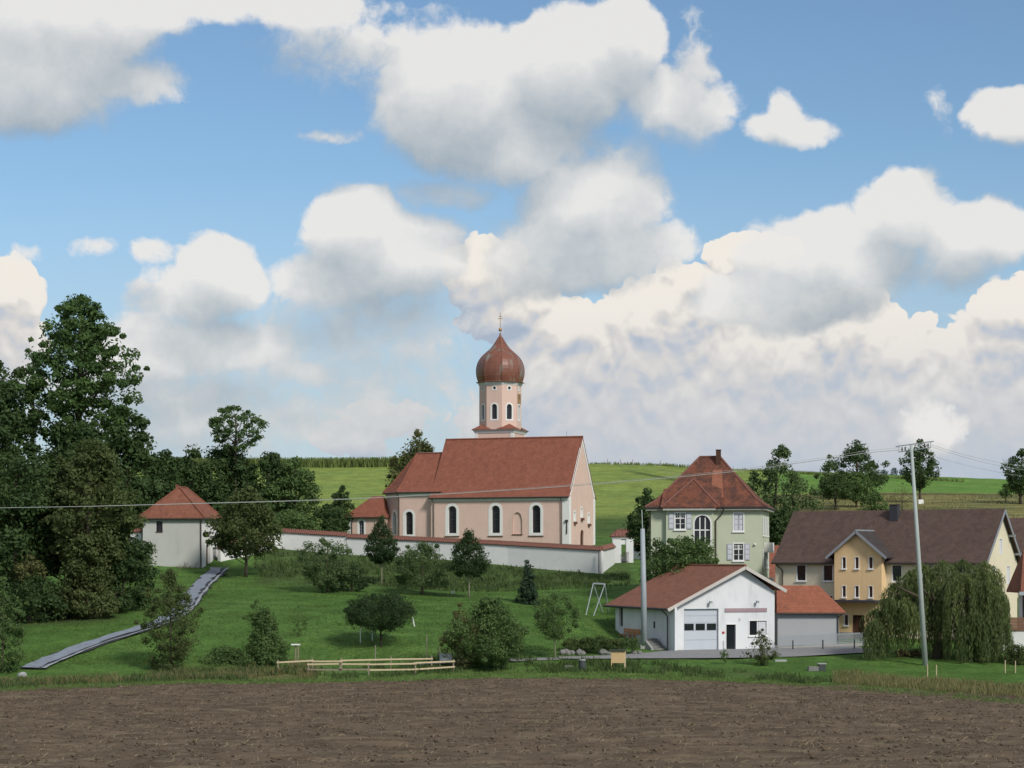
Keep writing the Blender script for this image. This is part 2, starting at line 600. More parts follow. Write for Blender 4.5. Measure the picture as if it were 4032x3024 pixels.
M = {}
M['pink'] = mat('pink_plaster', (.635, .46, .39), .9, .07, .6, .25, 8, stain=((.53, .40, .33), .35, .50, .80))
M['trim'] = mat('white_plaster', (.70, .70, .68), .9, .06, 1.0, .15, 10)
M['church_roof'] = mat('red_plain_tiles', (.265, .098, .064), .85, .2, 1.2, .5, 6, stain=((.20, .075, .052), .5, .5, .8), course=(.36, .34, .55))
M['wall_white'] = mat('whitewash', (.66, .67, .66), .9, .07, .9, .25, 6, stain=((.47, .47, .44), .55, .58, .85))
M['coping'] = mat('barrel_tile', (.185, .085, .066), .85, .4, 3.0, .3, 8)
M['dark_metal'] = mat('dark_metal', (.05, .042, .04), .5, .1, 4)
M['copper'] = mat('copper_brown', (.19, .075, .050), .42, .2, 1.2, .2, 5, spec=.35, stain=((.20, .19, .155), .40, .50, .68))
M['gold'] = mat('gilt', (.45, .26, .10), .4, .1, 5, metal=.6)
M['glass'] = glass_mat('leaded_glass', (.016, .016, .02), .25)
M['glass_dark'] = glass_mat('window_glass', (.015, .018, .022), .08)
M['lead'] = mat('lead_bars', (.05, .05, .055), .6, .1, 8)
M['sill_brown'] = mat('sill_tile', (.13, .06, .04), .8, .1, 6)
M['wood_dark'] = mat('dark_wood', (.075, .035, .022), .7, .2, 6, .2, 30)
M['gatewall'] = mat('grey_render', (.47, .475, .455), .95, .06, .7, .35, 9, stain=((.38, .39, .37), .4, .5, .8))
M['gate_roof'] = mat('gatehouse_tiles', (.25, .10, .064), .85, .16, 1.6, .5, 6, stain=((.17, .07, .05), .6, .45, .75), course=(.36, .34, .6))
M['green_wall'] = mat('pale_green_render', (.49, .53, .40), .92, .05, .7, .2, 8)
M['green_roof'] = mat('weathered_tiles', (.21, .078, .048), .88, .28, 1.3, .6, 6, stain=((.095, .048, .038), .55, .38, .66), course=(.36, .34, .7))
M['new_tile'] = mat('new_orange_tiles', (.29, .115, .07), .85, .14, 2, .4, 6, course=(.36, .34, .6))
M['cornice'] = mat('cornice_grey', (.42, .41, .38), .85, .1, 2)
M['shutter'] = mat('grey_blue_shutter', (.40, .42, .47), .75, .06, 4)
M['shutter_panel'] = mat('pale_shutter_panel', (.58, .60, .64), .75, .06, 4)
M['white_frame'] = mat('white_paint', (.74, .74, .73), .6, .04, 4)
M['fire_wall'] = mat('white_render', (.68, .70, .72), .92, .06, .6, .2, 8, stain=((.54, .56, .57), .4, .46, .8))
M['fire_roof'] = mat('clay_tiles', (.28, .12, .078), .85, .2, 1.4, .5, 6, course=(.40, .36, .7))
M['fascia'] = mat('painted_fascia', (.50, .47, .44), .7, .08, 3)
M['soffit'] = mat('brown_soffit', (.11, .05, .035), .7, .1, 3)
M['door_grey'] = mat('grey_sectional_door', (.47, .51, .56), .5, .05, 1.0, spec=.4)
M['board'] = mat('sign_board', (.30, .25, .28), .7, .06, 4)
M['letters'] = mat('sign_letters', (.52, .30, .32), .6, .05, 4)
M['bench'] = mat('orange_wood', (.48, .22, .09), .7, .15, 6)
M['concrete'] = mat('concrete', (.34, .35, .35), .9, .12, 2.0, .2, 12)
M['concrete_pole'] = mat('pole_concrete', (.36, .40, .39), .85, .10, 1.2, .15, 10)
M['galv'] = mat('galvanised_steel', (.33, .37, .40), .65, .10, 2.0, metal=.1)
M['yellow_wall'] = mat('ochre_render', (.72, .52, .29), .92, .06, .7, .2, 8, stain=((.56, .40, .22), .5, .55, .85))
M['cream_wall'] = mat('cream_render', (.68, .61, .46), .92, .05, .7, .2, 8)
M['brown_roof'] = mat('brown_tiles', (.108, .072, .060), .88, .22, 1.5, .5, 6, stain=((.07, .048, .045), .5, .5, .8), course=(.38, .36, .6))
M['orange_roof'] = mat('orange_tiles', (.31, .115, .07), .85, .16, 1.5, .5, 6, stain=((.2, .08, .055), .8, .55, .75), course=(.38, .36, .6))
M['annex_wall'] = mat('grey_annex_render', (.37, .385, .40), .95, .05, .6, .15, 8)
M['plinth'] = mat('stone_plinth', (.30, .30, .29), .9, .12, 2, .2, 10)
M['bay_slate'] = mat('dark_bay_tiles', (.060, .050, .050), .85, .2, 1.5, .4, 6, course=(.38, .36, .6))
M['zinc'] = mat('zinc_sheet', (.30, .32, .35), .5, .1, 2, metal=.3)
M['slate'] = mat('dark_slate_cladding', (.045, .045, .055), .7, .15, 3)
M['fresh_wood'] = mat('fresh_timber', (.50, .41, .27), .75, .14, 5, .1, 30)
M['old_wood'] = mat('weathered_timber', (.24, .20, .15), .85, .2, 5, .1, 30)
M['ply'] = mat('plywood_board', (.50, .36, .19), .7, .08, 4)
M['plastic_dark'] = mat('dark_plastic', (.05, .06, .06), .6, .15, 4)
M['stone'] = mat('field_stone', (.19, .19, .18), .92, .25, 4, .4, 14)
M['bark'] = mat('bark', (.075, .060, .045), .95, .3, 8, .5, 20)
M['bark_pale'] = mat('pale_bark', (.24, .22, .17), .95, .2, 8, .3, 20)
M['white_plastic'] = mat('white_paint_post', (.66, .70, .68), .5, .05, 4)
M['netting'] = mat('green_net', (.10, .22, .17), .8, .1, 4)
M['cable'] = mat('cable', (.34, .36, .34), .6, .1, 2)
M['red'] = mat('alarm_red', (.45, .03, .03), .5, .05, 4)
M['tarp'] = mat('dark_blue_cover', (.018, .02, .045), .5, .2, 2)
M['brown_boards'] = mat('brown_boards', (.17, .085, .055), .8, .12, 4)

L = {}
L['dark'] = leaf_mat('leaf_dark', (0.035, 0.070, 0.028), (0.093, 0.148, 0.052), .42)
L['ash'] = leaf_mat('leaf_ash', (0.048, 0.099, 0.035), (0.126, 0.210, 0.066), .42)
L['olive'] = leaf_mat('leaf_olive', (0.059, 0.087, 0.032), (0.140, 0.176, 0.064), .42)
L['mid'] = leaf_mat('leaf_mid', (0.058, 0.115, 0.040), (0.157, 0.240, 0.080), .42)
L['apple'] = leaf_mat('leaf_apple', (0.067, 0.119, 0.049), (0.160, 0.225, 0.090), .42)
L['fresh'] = leaf_mat('leaf_fresh', (0.078, 0.143, 0.046), (0.169, 0.247, 0.078), .42)
L['globe'] = leaf_mat('leaf_globe', (0.026, 0.055, 0.025), (0.064, 0.108, 0.042), .42)
L['conifer'] = leaf_mat('needle_dark', (.020, .042, .024), (.046, .078, .042), .1)
L['willow'] = leaf_mat('leaf_willow', (0.077, 0.115, 0.045), (0.192, 0.234, 0.088), .42)
L['gold'] = leaf_mat('leaf_yellowing', (0.098, 0.115, 0.045), (0.210, 0.210, 0.084), .42)
L['dry'] = leaf_mat('dry_grass', (.130, .130, .056), (.270, .240, .115), .35)
L['blade'] = leaf_mat('grass_blade', (.085, .150, .040), (.175, .255, .080), .4)
L['lawn_blade'] = leaf_mat('lawn_blade', (.062, .125, .030), (.150, .230, .060), .4)
L['weed'] = leaf_mat('weed_leaf', (.045, .078, .028), (.100, .145, .050), .33)
L['maize'] = leaf_mat('maize_leaf', (.13, .18, .055), (.22, .27, .09), .35)
L['far'] = leaf_mat('leaf_far_hazed', (.16, .20, .24), (.22, .26, .30), .2)  # distance haze put into the leaf colour as blue-grey

# ------------------------------------------------------------------ terrain
PROF = np.array([(-60, -1.6), (0, -1.9), (25, -6.0), (60, -8.4), (90, -9.27), (130, -9.9), (160, -10.3), (180, -10.5)], float)
CTRL = [  # px, py, distance
    (2016, 2640, 184), (2700, 2575, 196), (3000, 2575, 196), (3300, 2562, 200), (3640, 2600, 190), (4032, 2625, 184),
    (100, 2650, 182), (600, 2640, 183), (1100, 2620, 185), (1700, 2606, 187), (2645, 2562, 200), (3050, 2556, 204),
    (2450, 2512, 212), (2500, 2440, 224), (200, 2500, 200), (300, 2420, 216), (800, 2450, 206), (1000, 2350, 230),
    (1000, 2500, 198), (1500, 2500, 198), (1500, 2420, 212), (1300, 2325, 238), (1640, 2400, 220), (2000, 2505, 200),
    (2300, 2430, 214), (2100, 2355, 232), (560, 2220, 264), (800, 2236, 262), (900, 2243, 262), (300, 2280, 252),
    (1000, 2262, 256), (1300, 2275, 254), (1700, 2330, 243), (2000, 2335, 242), (2300, 2320, 242),
    (1100, 2160, 275), (1300, 2178, 274), (1500, 2188, 271), (1800, 2200, 267), (2000, 2225, 263), (2200, 2246, 259),
    (2370, 2264, 255), (2480, 2250, 258), (1400, 2165, 300), (2300, 2165, 292), (1850, 2165, 292), (1100, 2140, 300),
    (2580, 2310, 224), (2900, 2400, 224), (3100, 2490, 219), (3450, 2500, 214), (3950, 2515, 208), (4200, 2520, 206),
    (1300, 2080, 340), (1300, 1960, 430), (700, 1836, 520), (1300, 1838, 520), (2400, 2080, 340), (2400, 1960, 430),
    (2400, 1828, 520), (2700, 1842, 515), (3000, 1860, 510), (3500, 1885, 500), (4032, 1912, 490), (3300, 1995, 360),
    (3300, 2085, 300), (3900, 1985, 370), (4000, 2085, 300), (3000, 2110, 300), (100, 2050, 350), (0, 1838, 520),
    (3300, 1930, 430), (2750, 2120, 290), (2520, 2190, 275), (3900, 2200, 255), (3300, 2230, 258), (0, 2400, 225), (1900, 1830, 520), (1900, 1990, 400),
]
cp = np.array([list(P(*c)) for c in CTRL])
extra = []
for Yv in (150, 165, 178):
    for Xv in (-70, -35, 0, 35, 70):
        extra.append((Xv, Yv, np.interp(Yv, PROF[:, 0], PROF[:, 1])))
cp = np.vstack([cp, np.array(extra)])
_xy = cp[:, :2] / 100.0


def _phi(r2):
    return 0.5 * r2 * np.log(r2 + 1e-12)


_n = len(cp)
_A = np.zeros((_n + 3, _n + 3))
_A[:_n, :_n] = _phi(((_xy[:, None] - _xy[None]) ** 2).sum(-1)) + np.eye(_n) * 2e-3
_A[:_n, _n] = 1; _A[:_n, _n + 1:] = _xy
_A[_n:, :_n] = _A[:_n, _n:].T
_w = np.linalg.solve(_A, np.concatenate([cp[:, 2], np.zeros(3)]))


def zg(X, Y):
    """ground height, arrays"""
    X = np.atleast_1d(np.asarray(X, float)); Y = np.atleast_1d(np.asarray(Y, float))
    Xc = np.clip(X, -.34 * np.clip(Y, 150, 500), .34 * np.clip(Y, 150, 500)); Yc = np.clip(Y, 150, 520)
    q = np.stack([Xc, Yc], -1) / 100.0
    out = np.empty(len(X))
    for i in range(0, len(X), 20000):
        d2 = ((q[i:i + 20000, None] - _xy[None]) ** 2).sum(-1)
        out[i:i + 20000] = _phi(d2) @ _w[:_n] + _w[_n] + q[i:i + 20000] @ _w[_n + 1:]
    out = np.clip(out, -11, 27)
    t = np.clip((Y - 168) / 14.0, 0, 1); t = t * t * (3 - 2 * t)
    out = np.interp(Y, PROF[:, 0], PROF[:, 1]) * (1 - t) + out * t
    out = np.where(Y > 520, out - np.minimum((Y - 520) * .10, 30), out)
    return out


def zs(x, y):
    return float(zg([x], [y])[0])


_ys = np.arange(150, 545, .5)


def hit(px, py):
    """where the line of sight through a pixel meets the ground"""
    X = (px - CX) / F * _ys; Z = (HY - py) / F * _ys
    g = zg(X, _ys)
    k = np.argmax(g >= Z)
    if g[k] < Z[k]: k = len(_ys) - 1
    return Vector((X[k], _ys[k], g[k]))


def on_ground(px, Y, dz=0.0):
    x = (px - CX) * Y / F
    return Vector((x, Y, zs(x, Y) + dz))


# value noise used for shaping terrain and fields
def vnoise(x, y, seed):
    xi = np.floor(x).astype(np.int64); yi = np.floor(y).astype(np.int64)
    xf = x - xi; yf = y - yi
    def h(a, b):
        n = (a * 374761393 + b * 668265263 + seed * 1442695041) & 0xffffffff
        n = ((n ^ (n >> 13)) * 1274126177) & 0xffffffff
        return ((n ^ (n >> 16)) & 0xffff) / 65535.0
    u = xf * xf * (3 - 2 * xf); v = yf * yf * (3 - 2 * yf)
    return (h(xi, yi) * (1 - u) + h(xi + 1, yi) * u) * (1 - v) + (h(xi, yi + 1) * (1 - u) + h(xi + 1, yi + 1) * u) * v


def fbm(x, y, seed, octv=4, gain=.5):
    s = 0; a = 1; t = 0
    for k in range(octv):
        s = s + a * vnoise(x * 2 ** k, y * 2 ** k, seed + k); t += a; a *= gain
    return s / t


EDGE_PX = [(-600, 2740), (0, 2722), (600, 2694), (1300, 2690), (1900, 2668), (2500, 2672), (3000, 2690), (3500, 2722), (4032, 2758), (4600, 2800)]
_e = np.array([(p[0], 10.4 * F / (p[1] - HY)) for p in EDGE_PX])
_ex = (_e[:, 0] - CX) / F * _e[:, 1]


def field_edge(X):
    return np.interp(X, _ex, _e[:, 1])


def axis(parts):
    out = []
    for a, b, st in parts:
        out.append(np.arange(a, b, st))
    return np.concatenate(out + [[parts[-1][1]]])


gx = axis([(-6000, -1000, 500), (-1000, -300, 50), (-300, -140, 8), (-140, -72, 1.6), (-72, 72, .8), (72, 140, 1.6), (140, 300, 8), (300, 1000, 50), (1000, 6000, 500)])
gy = axis([(-300, -20, 20), (-20, 90, 2.5), (90, 165, 1.5), (165, 285, .7), (285, 400, 1.6), (400, 530, 2.5), (530, 700, 20), (700, 2000, 100), (2000, 9000, 1000)])
GX, GY = np.meshgrid(gx, gy)
gz = zg(GX.ravel(), GY.ravel())
xr, yr = GX.ravel(), GY.ravel()
gz = gz + np.where((yr > 180) & (yr < 530), (fbm(xr / 3.0, yr / 3.0, 5) - .5) * .22, 0)
fe = field_edge(xr)
gz = gz - np.clip((fe - yr) / 1.5, 0, 1) * .45          # the field sheet lies over this part
# base colours of the different grass swards, by place; the hill's includes painted sunlight
pxs = CX + xr / np.maximum(yr, 1) * F
pys = HY - gz / np.maximum(yr, 1) * F
lawn = np.array([.066, .138, .030]); lawn2 = np.array([.105, .185, .044])
rough = np.array([.070, .115, .034]); hillg_sunlit = np.array([.215, .275, .066]); hill2 = np.array([.170, .240, .062])  # hill: pale mown meadow, lightened further to stand in for sunshine there
dry = np.array([.225, .210, .080]); strip = np.array([.125, .200, .055]); straw = np.array([.155, .135, .058]); brownb = np.array([.095, .085, .040])


def sm(x, a, b):
    t = np.clip((x - a) / (b - a), 0, 1)
    return t * t * (3 - 2 * t)


sm_lawn = (fbm(xr / 20, yr / 20, 15) > .45).astype(float)
col = lawn[None] + (lawn2 - lawn)[None] * np.clip(fbm(xr / 9, yr / 9, 11) * .8 + .25 * np.sin(yr * 1.3 + xr * .25) * sm_lawn + (fbm(xr / 2.0, yr / 2.0, 13) - .5) * .8, 0, 1)[:, None]


def lay(mask, c, vary=None):
    global col
    col = col * (1 - mask[:, None]) + np.asarray(c)[None] * mask[:, None]


n_a = fbm(xr / 6, yr / 6, 21); n_b = fbm(xr / 14, yr / 5, 31); n_c = fbm(xr / 2.2, yr / 2.2, 41)
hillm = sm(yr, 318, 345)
lay(hillm, hillg_sunlit)
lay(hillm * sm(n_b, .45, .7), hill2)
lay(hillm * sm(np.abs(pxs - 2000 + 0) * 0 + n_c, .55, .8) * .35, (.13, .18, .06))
# darker band of longer growth at the hill foot and a field boundary running down to the right
lay(sm(yr, 315, 335) * (1 - sm(yr, 352, 372)) * sm(pxs, 2150, 2300), (.070, .115, .032))
bound = 1850 + (pxs - 2450) * .19
lay(hillm * np.exp(-((pys - bound) / 4.5) ** 2) * sm(pxs, 2430, 2520) * (1 - sm(pxs, 2850, 2950)), (.050, .075, .025))
lay(hillm * np.exp(-((pys - bound + 26) / 5) ** 2) * sm(pxs, 2520, 2600) * (1 - sm(pxs, 2850, 2950)) * .7, (.20, .24, .09))
# dry orchard slope on the right
dm = sm(pxs, 2960, 3060) * sm(yr, 235, 255) * (1 - sm(yr, 408, 416))
lay(dm, dry)
lay(dm * sm(n_b, .42, .66), (.115, .130, .050))
lay(dm * sm(n_c, .5, .75) * .6, (.17, .155, .075))
lay(sm(pxs, 2990, 3080) * np.exp(-((yr - 412) / 5.0) ** 2), brownb)
lay(sm(pxs, 2990, 3080) * sm(yr, 418, 424), (.115, .225, .045))
lay(sm(pxs, 2990, 3080) * sm(yr, 418, 424) * sm(n_b, .45, .7), (.14, .245, .055))
# bank under the churchyard wall: longer, rougher growth
bank = sm(yr, 240, 250) * (1 - sm(yr, 276, 280)) * sm(pxs, 980, 1060) * (1 - sm(pxs, 2440, 2520))
lay(bank, rough); lay(bank * sm(n_c, .5, .75), (.062, .088, .034))
# strip along the field: bright on the near verge, straw-coloured behind it
vs_ = yr - fe
lay((1 - sm(vs_, 5, 8)) * sm(vs_, -2, 0), strip)
lay((1 - sm(vs_, 4, 7)) * sm(vs_, -2, 0) * sm(n_c, .45, .7) * .7, (.060, .115, .030))
lay(np.exp(-((vs_ - 10) / 5.0) ** 2) * (1 - sm(pxs, 1000, 1400)) * sm(n_a, .25, .6), straw)
lay(np.exp(-((vs_ - 15) / 7.0) ** 2) * sm(pxs, 3250, 3500) * sm(n_a, .2, .55), straw)
lay(np.exp(-((vs_ - 11) / 3.0) ** 2) * sm(pxs, 1300, 1600) * (1 - sm(pxs, 3200, 3400)) * sm(n_c, .35, .65) * .6, (.075, .085, .036))
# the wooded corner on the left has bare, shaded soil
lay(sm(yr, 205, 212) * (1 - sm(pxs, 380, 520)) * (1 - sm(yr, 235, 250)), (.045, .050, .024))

gm = bpy.data.materials.new('grassland'); gm.use_nodes = True
t = NT(gm.node_tree); gm.node_tree.nodes.clear()
o_ = t.n('ShaderNodeOutputMaterial'); b_ = t.n('ShaderNodeBsdfPrincipled'); t.link(b_.outputs[0], o_.inputs[0])
b_.inputs['Roughness'].default_value = .9; b_.inputs['Specular IOR Level'].default_value = .08
at = t.n('ShaderNodeAttribute'); at.attribute_name = 'sward'
tcn = t.n('ShaderNodeTexCoord')
na = t.noise(tcn.outputs['Object'], 2.2, 6, .7); nb_ = t.noise(tcn.outputs['Object'], .28, 5, .6)
fa = t.math('MULTIPLY_ADD', na.outputs[0], 2.1, -.05); fb = t.math('MULTIPLY_ADD', nb_.outputs[0], 1.3, .35)
fm = t.math('MULTIPLY', fa, fb)
vm = t.vmath('SCALE', at.outputs['Color'], scale=fm)
t.link(vm, b_.inputs['Base Color'])
bp = t.n('ShaderNodeBump'); bp.inputs['Strength'].default_value = .8; bp.inputs['Distance'].default_value = .25
nc_ = t.noise(tcn.outputs['Object'], 3.5, 6, .7); t.link(nc_.outputs[0], bp.inputs['Height']); t.link(bp.outputs[0], b_.inputs['Normal'])

nyy, nxx = GX.shape
idx = np.arange(nyy * nxx).reshape(nyy, nxx)
Q = np.stack([idx[:-1, :-1], idx[:-1, 1:], idx[1:, 1:], idx[1:, :-1]], -1).reshape(-1, 4)
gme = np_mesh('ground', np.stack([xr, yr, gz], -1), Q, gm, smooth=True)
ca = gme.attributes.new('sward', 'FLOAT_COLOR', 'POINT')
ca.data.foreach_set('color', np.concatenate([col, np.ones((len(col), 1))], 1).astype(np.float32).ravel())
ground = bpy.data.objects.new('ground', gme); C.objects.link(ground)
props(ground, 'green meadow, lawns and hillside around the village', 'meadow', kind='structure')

# ------------------------------------------------------------------ ploughed field
fx = np.arange(-58, 58.01, .21); fy = np.arange(0, 1.0001, 1 / 430.0)
FX, TT = np.meshgrid(fx, fy)
FE = field_edge(FX) + (fbm(FX / 2.5, FX * 0, 3) - .5) * 1.8
FY = 84 + (FE - 84) * TT ** 1.12
fxr, fyr = FX.ravel(), FY.ravel()
fz = np.interp(fyr, PROF[:, 0], PROF[:, 1])
rel = (fbm(fxr / 1.3, fyr / .9, 51, 3) - .5) * .17 + (fbm(fxr / .42, fyr / .42, 61, 3) - .5) * .16 + np.abs(fbm(fxr / 9, fyr / 1.1, 71, 3) - .5) * .42 + np.sin(fyr * 2.1 + fbm(fxr / 12, fyr / 6, 77) * 9) * .045
fz = fz + rel - .02
fm_ = mat('ploughed_earth', (.108, .081, .057), .97, .55, .45, .6, 9, spec=.05, stain=((.172, .140, .096), .9, .46, .72), svec=(.22, 1.5, 1.0))
nyy, nxx = FX.shape
idx = np.arange(nyy * nxx).reshape(nyy, nxx)
Q = np.stack([idx[:-1, :-1], idx[:-1, 1:], idx[1:, 1:], idx[1:, :-1]], -1).reshape(-1, 4)
fo = bpy.data.objects.new('ploughed_field', np_mesh('ploughed_field', np.stack([fxr, fyr, fz], -1), Q, fm_))
C.objects.link(fo); props(fo, 'brown freshly ploughed field across the foreground', 'field', kind='structure')

rng = np.random.default_rng(7)


def field_z(x, y):
    return np.interp(y, PROF[:, 0], PROF[:, 1])


def scatter_field(n):
    y = 88 + (1 - rng.random(n) ** .8) * 0 + rng.random(n) ** .8 * 90
    x = (rng.random(n) * 2 - 1) * .262 * y
    ok = y < field_edge(x) - .4
    return x[ok], y[ok]


# clods: squashed octahedra with jitter
x, y = scatter_field(26000)
n = len(x)
oc = np.array([(1, 0, 0), (0, 1, 0), (-1, 0, 0), (0, -1, 0), (0, 0, 1), (0, 0, -.6)], float)
of = np.array([(0, 1, 4), (1, 2, 4), (2, 3, 4), (3, 0, 4), (1, 0, 5), (2, 1, 5), (3, 2, 5), (0, 3, 5)])
s = (.028 + .10 * rng.random(n) ** 4)
V = oc[None] * (1 + (rng.random((n, 6, 1)) - .5) * .8) * s[:, None, None] * np.array([1.25, 1, .75])
an = rng.random(n) * 6.28
ca_, sa_ = np.cos(an)[:, None], np.sin(an)[:, None]
V = np.stack([V[..., 0] * ca_ - V[..., 1] * sa_, V[..., 0] * sa_ + V[..., 1] * ca_, V[..., 2]], -1)
V += np.stack([x, y, field_z(x, y) + .05 + .05 * rng.random(n)], -1)[:, None]
Q = (of[None] + (np.arange(n) * 6)[:, None, None]).reshape(-1, 3)
clm = mat('earth_clod', (.118, .090, .064), .97, .35, 3, .3, 20, spec=.05)
o = bpy.data.objects.new('soil_clods', np_mesh('soil_clods', V.reshape(-1, 3), Q, clm)); C.objects.link(o)
props(o, 'small clods of earth lying all over the ploughed field', 'soil', kind='stuff')
# straw and stubble left in the soil
x, y = scatter_field(6500)
n = len(x)
an = rng.random(n) * 3.14; ln = .06 + .16 * rng.random(n); up = .02 + .08 * rng.random(n)
c0 = np.stack([x, y, field_z(x, y) + .06 + .05 * rng.random(n)], -1)
dv = np.stack([np.cos(an) * ln, np.sin(an) * ln, up], -1); wv = np.stack([-np.sin(an), np.cos(an), np.full(n, .6)], -1) * .011
V = np.stack([c0 - dv - wv, c0 + dv - wv, c0 + dv + wv, c0 - dv + wv], 1)
Q = np.arange(n * 4).reshape(-1, 4)
stm = leaf_mat('straw', (.14, .115, .07), (.29, .24, .15), .1)
o = bpy.data.objects.new('straw_stubble', np_mesh('straw_stubble', V.reshape(-1, 3), Q, stm, rng.random(n))); C.objects.link(o)
props(o, 'pale bits of straw and stubble mixed into the ploughed soil', 'straw', kind='stuff')


def blades(name, x, y, z, h, w, lean, m, label, cat, seed=1):
    r_ = np.random.default_rng(seed)
    n = len(x)
    an = r_.random(n) * 6.28
    ld = r_.random(n) * 6.28
    hh = h * (.5 + .7 * r_.random(n))
    b0 = np.stack([x, y, z - .03], -1)
    sd_ = np.stack([np.cos(an), np.sin(an), np.zeros(n)], -1) * (w * (.6 + .8 * r_.random(n)))[:, None]
    ldv = np.stack([np.cos(ld), np.sin(ld), np.zeros(n)], -1) * (hh * lean)[:, None]
    mid = b0 + ldv * .3 + np.stack([0 * hh, 0 * hh, hh * .6], -1)
    tip = b0 + ldv + np.stack([0 * hh, 0 * hh, hh], -1)
    V = np.stack([b0 - sd_, b0 + sd_, mid + sd_ * .8, mid - sd_ * .8, tip + sd_ * .35, tip - sd_ * .35], 1)
    b = (np.arange(n) * 6)[:, None]
    Q = np.concatenate([b + np.array([[0, 1, 2, 3]]), b + np.array([[3, 2, 4, 5]])], 0)
    tint = r_.random(n)
    o = bpy.data.objects.new(name, np_mesh(name, V.reshape(-1, 3), Q, m, np.concatenate([tint, tint]))); C.objects.link(o)
    return props(o, label, cat, kind='stuff')


def band(n, px0, px1, d0, d1, seed, thr=0.0, nscale=3.0):
    """random spots between two distances from the field's edge"""
    r_ = np.random.default_rng(seed)
    px = px0 + (px1 - px0) * r_.random(n)
    X = (px - CX) / F * 182
    Y = field_edge(X) + d0 + (d1 - d0) * r_.random(n)
    X = (px - CX) / F * Y
    k = fbm(X / nscale, Y / nscale, seed) > thr
    X, Y = X[k], Y[k]
    return X, Y, zg(X, Y)


X_, Y_, Z_ = band(24000, -50, 4090, -1.0, 6.5, 101, .36, 1.2)
blades('verge_grass', X_, Y_, Z_, .22, .022, .5, L['blade'], 'bright green grass verge along the edge of the ploughed field', 'grass', 1)
X_, Y_, Z_ = band(9000, -50, 1250, 6.5, 16, 102, .44)
blades('dry_grass', X_, Y_, Z_, .55, .024, .35, L['dry'], 'tall straw-coloured grass behind the verge at the left', 'grass', 2)
X_, Y_, Z_ = band(9000, 3280, 4090, 8.0, 24, 103, .46)
blades('dry_grass', X_, Y_, Z_, .55, .024, .35, L['dry'], 'tall straw-coloured grass around the weeping willow', 'grass', 3)
X_, Y_, Z_ = band(9000, 1250, 3300, 5.0, 13, 104, .50, 1.8)
blades('bank_weeds', X_, Y_, Z_, .50, .04, .4, L['weed'], 'clumps of green weeds along the ditch behind the verge', 'weeds', 4)
X_, Y_, Z_ = band(5000, -50, 1250, 5.0, 14, 105, .45, 2.0)
blades('bank_weeds', X_, Y_, Z_, .55, .04, .4, L['weed'], 'green weeds among the dry grass at the left edge of the field', 'weeds', 5)
r_ = np.random.default_rng(77)
n = 16000
px = 1000 + 1480 * r_.random(n); Yb = 243 + 33 * r_.random(n)
X_ = (px - CX) / F * Yb
k = fbm(X_ / 2.5, Yb / 2.5, 9) > .42
X_, Yb = X_[k], Yb[k]
wall_y = np.interp(X_, [(1000 - CX) / F * 272, (1100 - CX) / F * 276, (2368 - CX) / F * 256], [272, 276, 256])
k = (Yb < wall_y - .6) & (Yb > wall_y - 22)
X_, Yb = X_[k], Yb[k]
blades('bank_growth', X_, Yb, zg(X_, Yb), .5, .06, .45, L['weed'], 'rough long growth on the bank below the white churchyard wall', 'weeds', 6)
n = 14000
px = 560 + 1040 * r_.random(n); Yb = 517 + 9 * r_.random(n)
X_ = (px - CX) / F * Yb
blades('maize_strip', X_, Yb, zg(X_, Yb) - .1, 2.3, .13, .25, L['maize'], 'strip of tall green maize along the hill crest left of the church', 'maize', 7)
n = 5000
px = 2320 + 1740 * r_.random(n)
Yb = np.interp(px, [2320, 2700, 3000, 3500, 4060], [521, 516, 511, 501, 490]) + r_.random(n) * 4
X_ = (px - CX) / F * Yb
k = fbm(X_ / 5, Yb / 5, 19) > .42
blades('crest_grass', X_[k], Yb[k], zg(X_[k], Yb[k]), .75, .07, .3, L['maize'], 'tufts of long grass along the hill crest right of the church', 'grass', 8)
n = 9000
px = 3050 + 1000 * r_.random(n); Yb = 262 + 150 * r_.random(n)
X_ = (px - CX) / F * Yb
k = fbm(X_ / 6, Yb / 6, 29) > .45
blades('slope_grass', X_[k], Yb[k], zg(X_[k], Yb[k]), .35, .06, .5, L['dry'], 'dry yellow grass on the orchard slope above the brown roof', 'grass', 9)


n = 60000
px = 60 + 2350 * r_.random(n); Yb = 186 + 72 * r_.random(n) ** 1.3
X_ = (px - CX) / F * Yb
k = fbm(X_ / 1.6, Yb / 1.6, 39) > .40
blades('lawn_grass', X_[k], Yb[k], zg(X_[k], Yb[k]), .14, .03, .6, L['lawn_blade'], 'short tufted grass of the sloping lawn below the church', 'grass', 10)

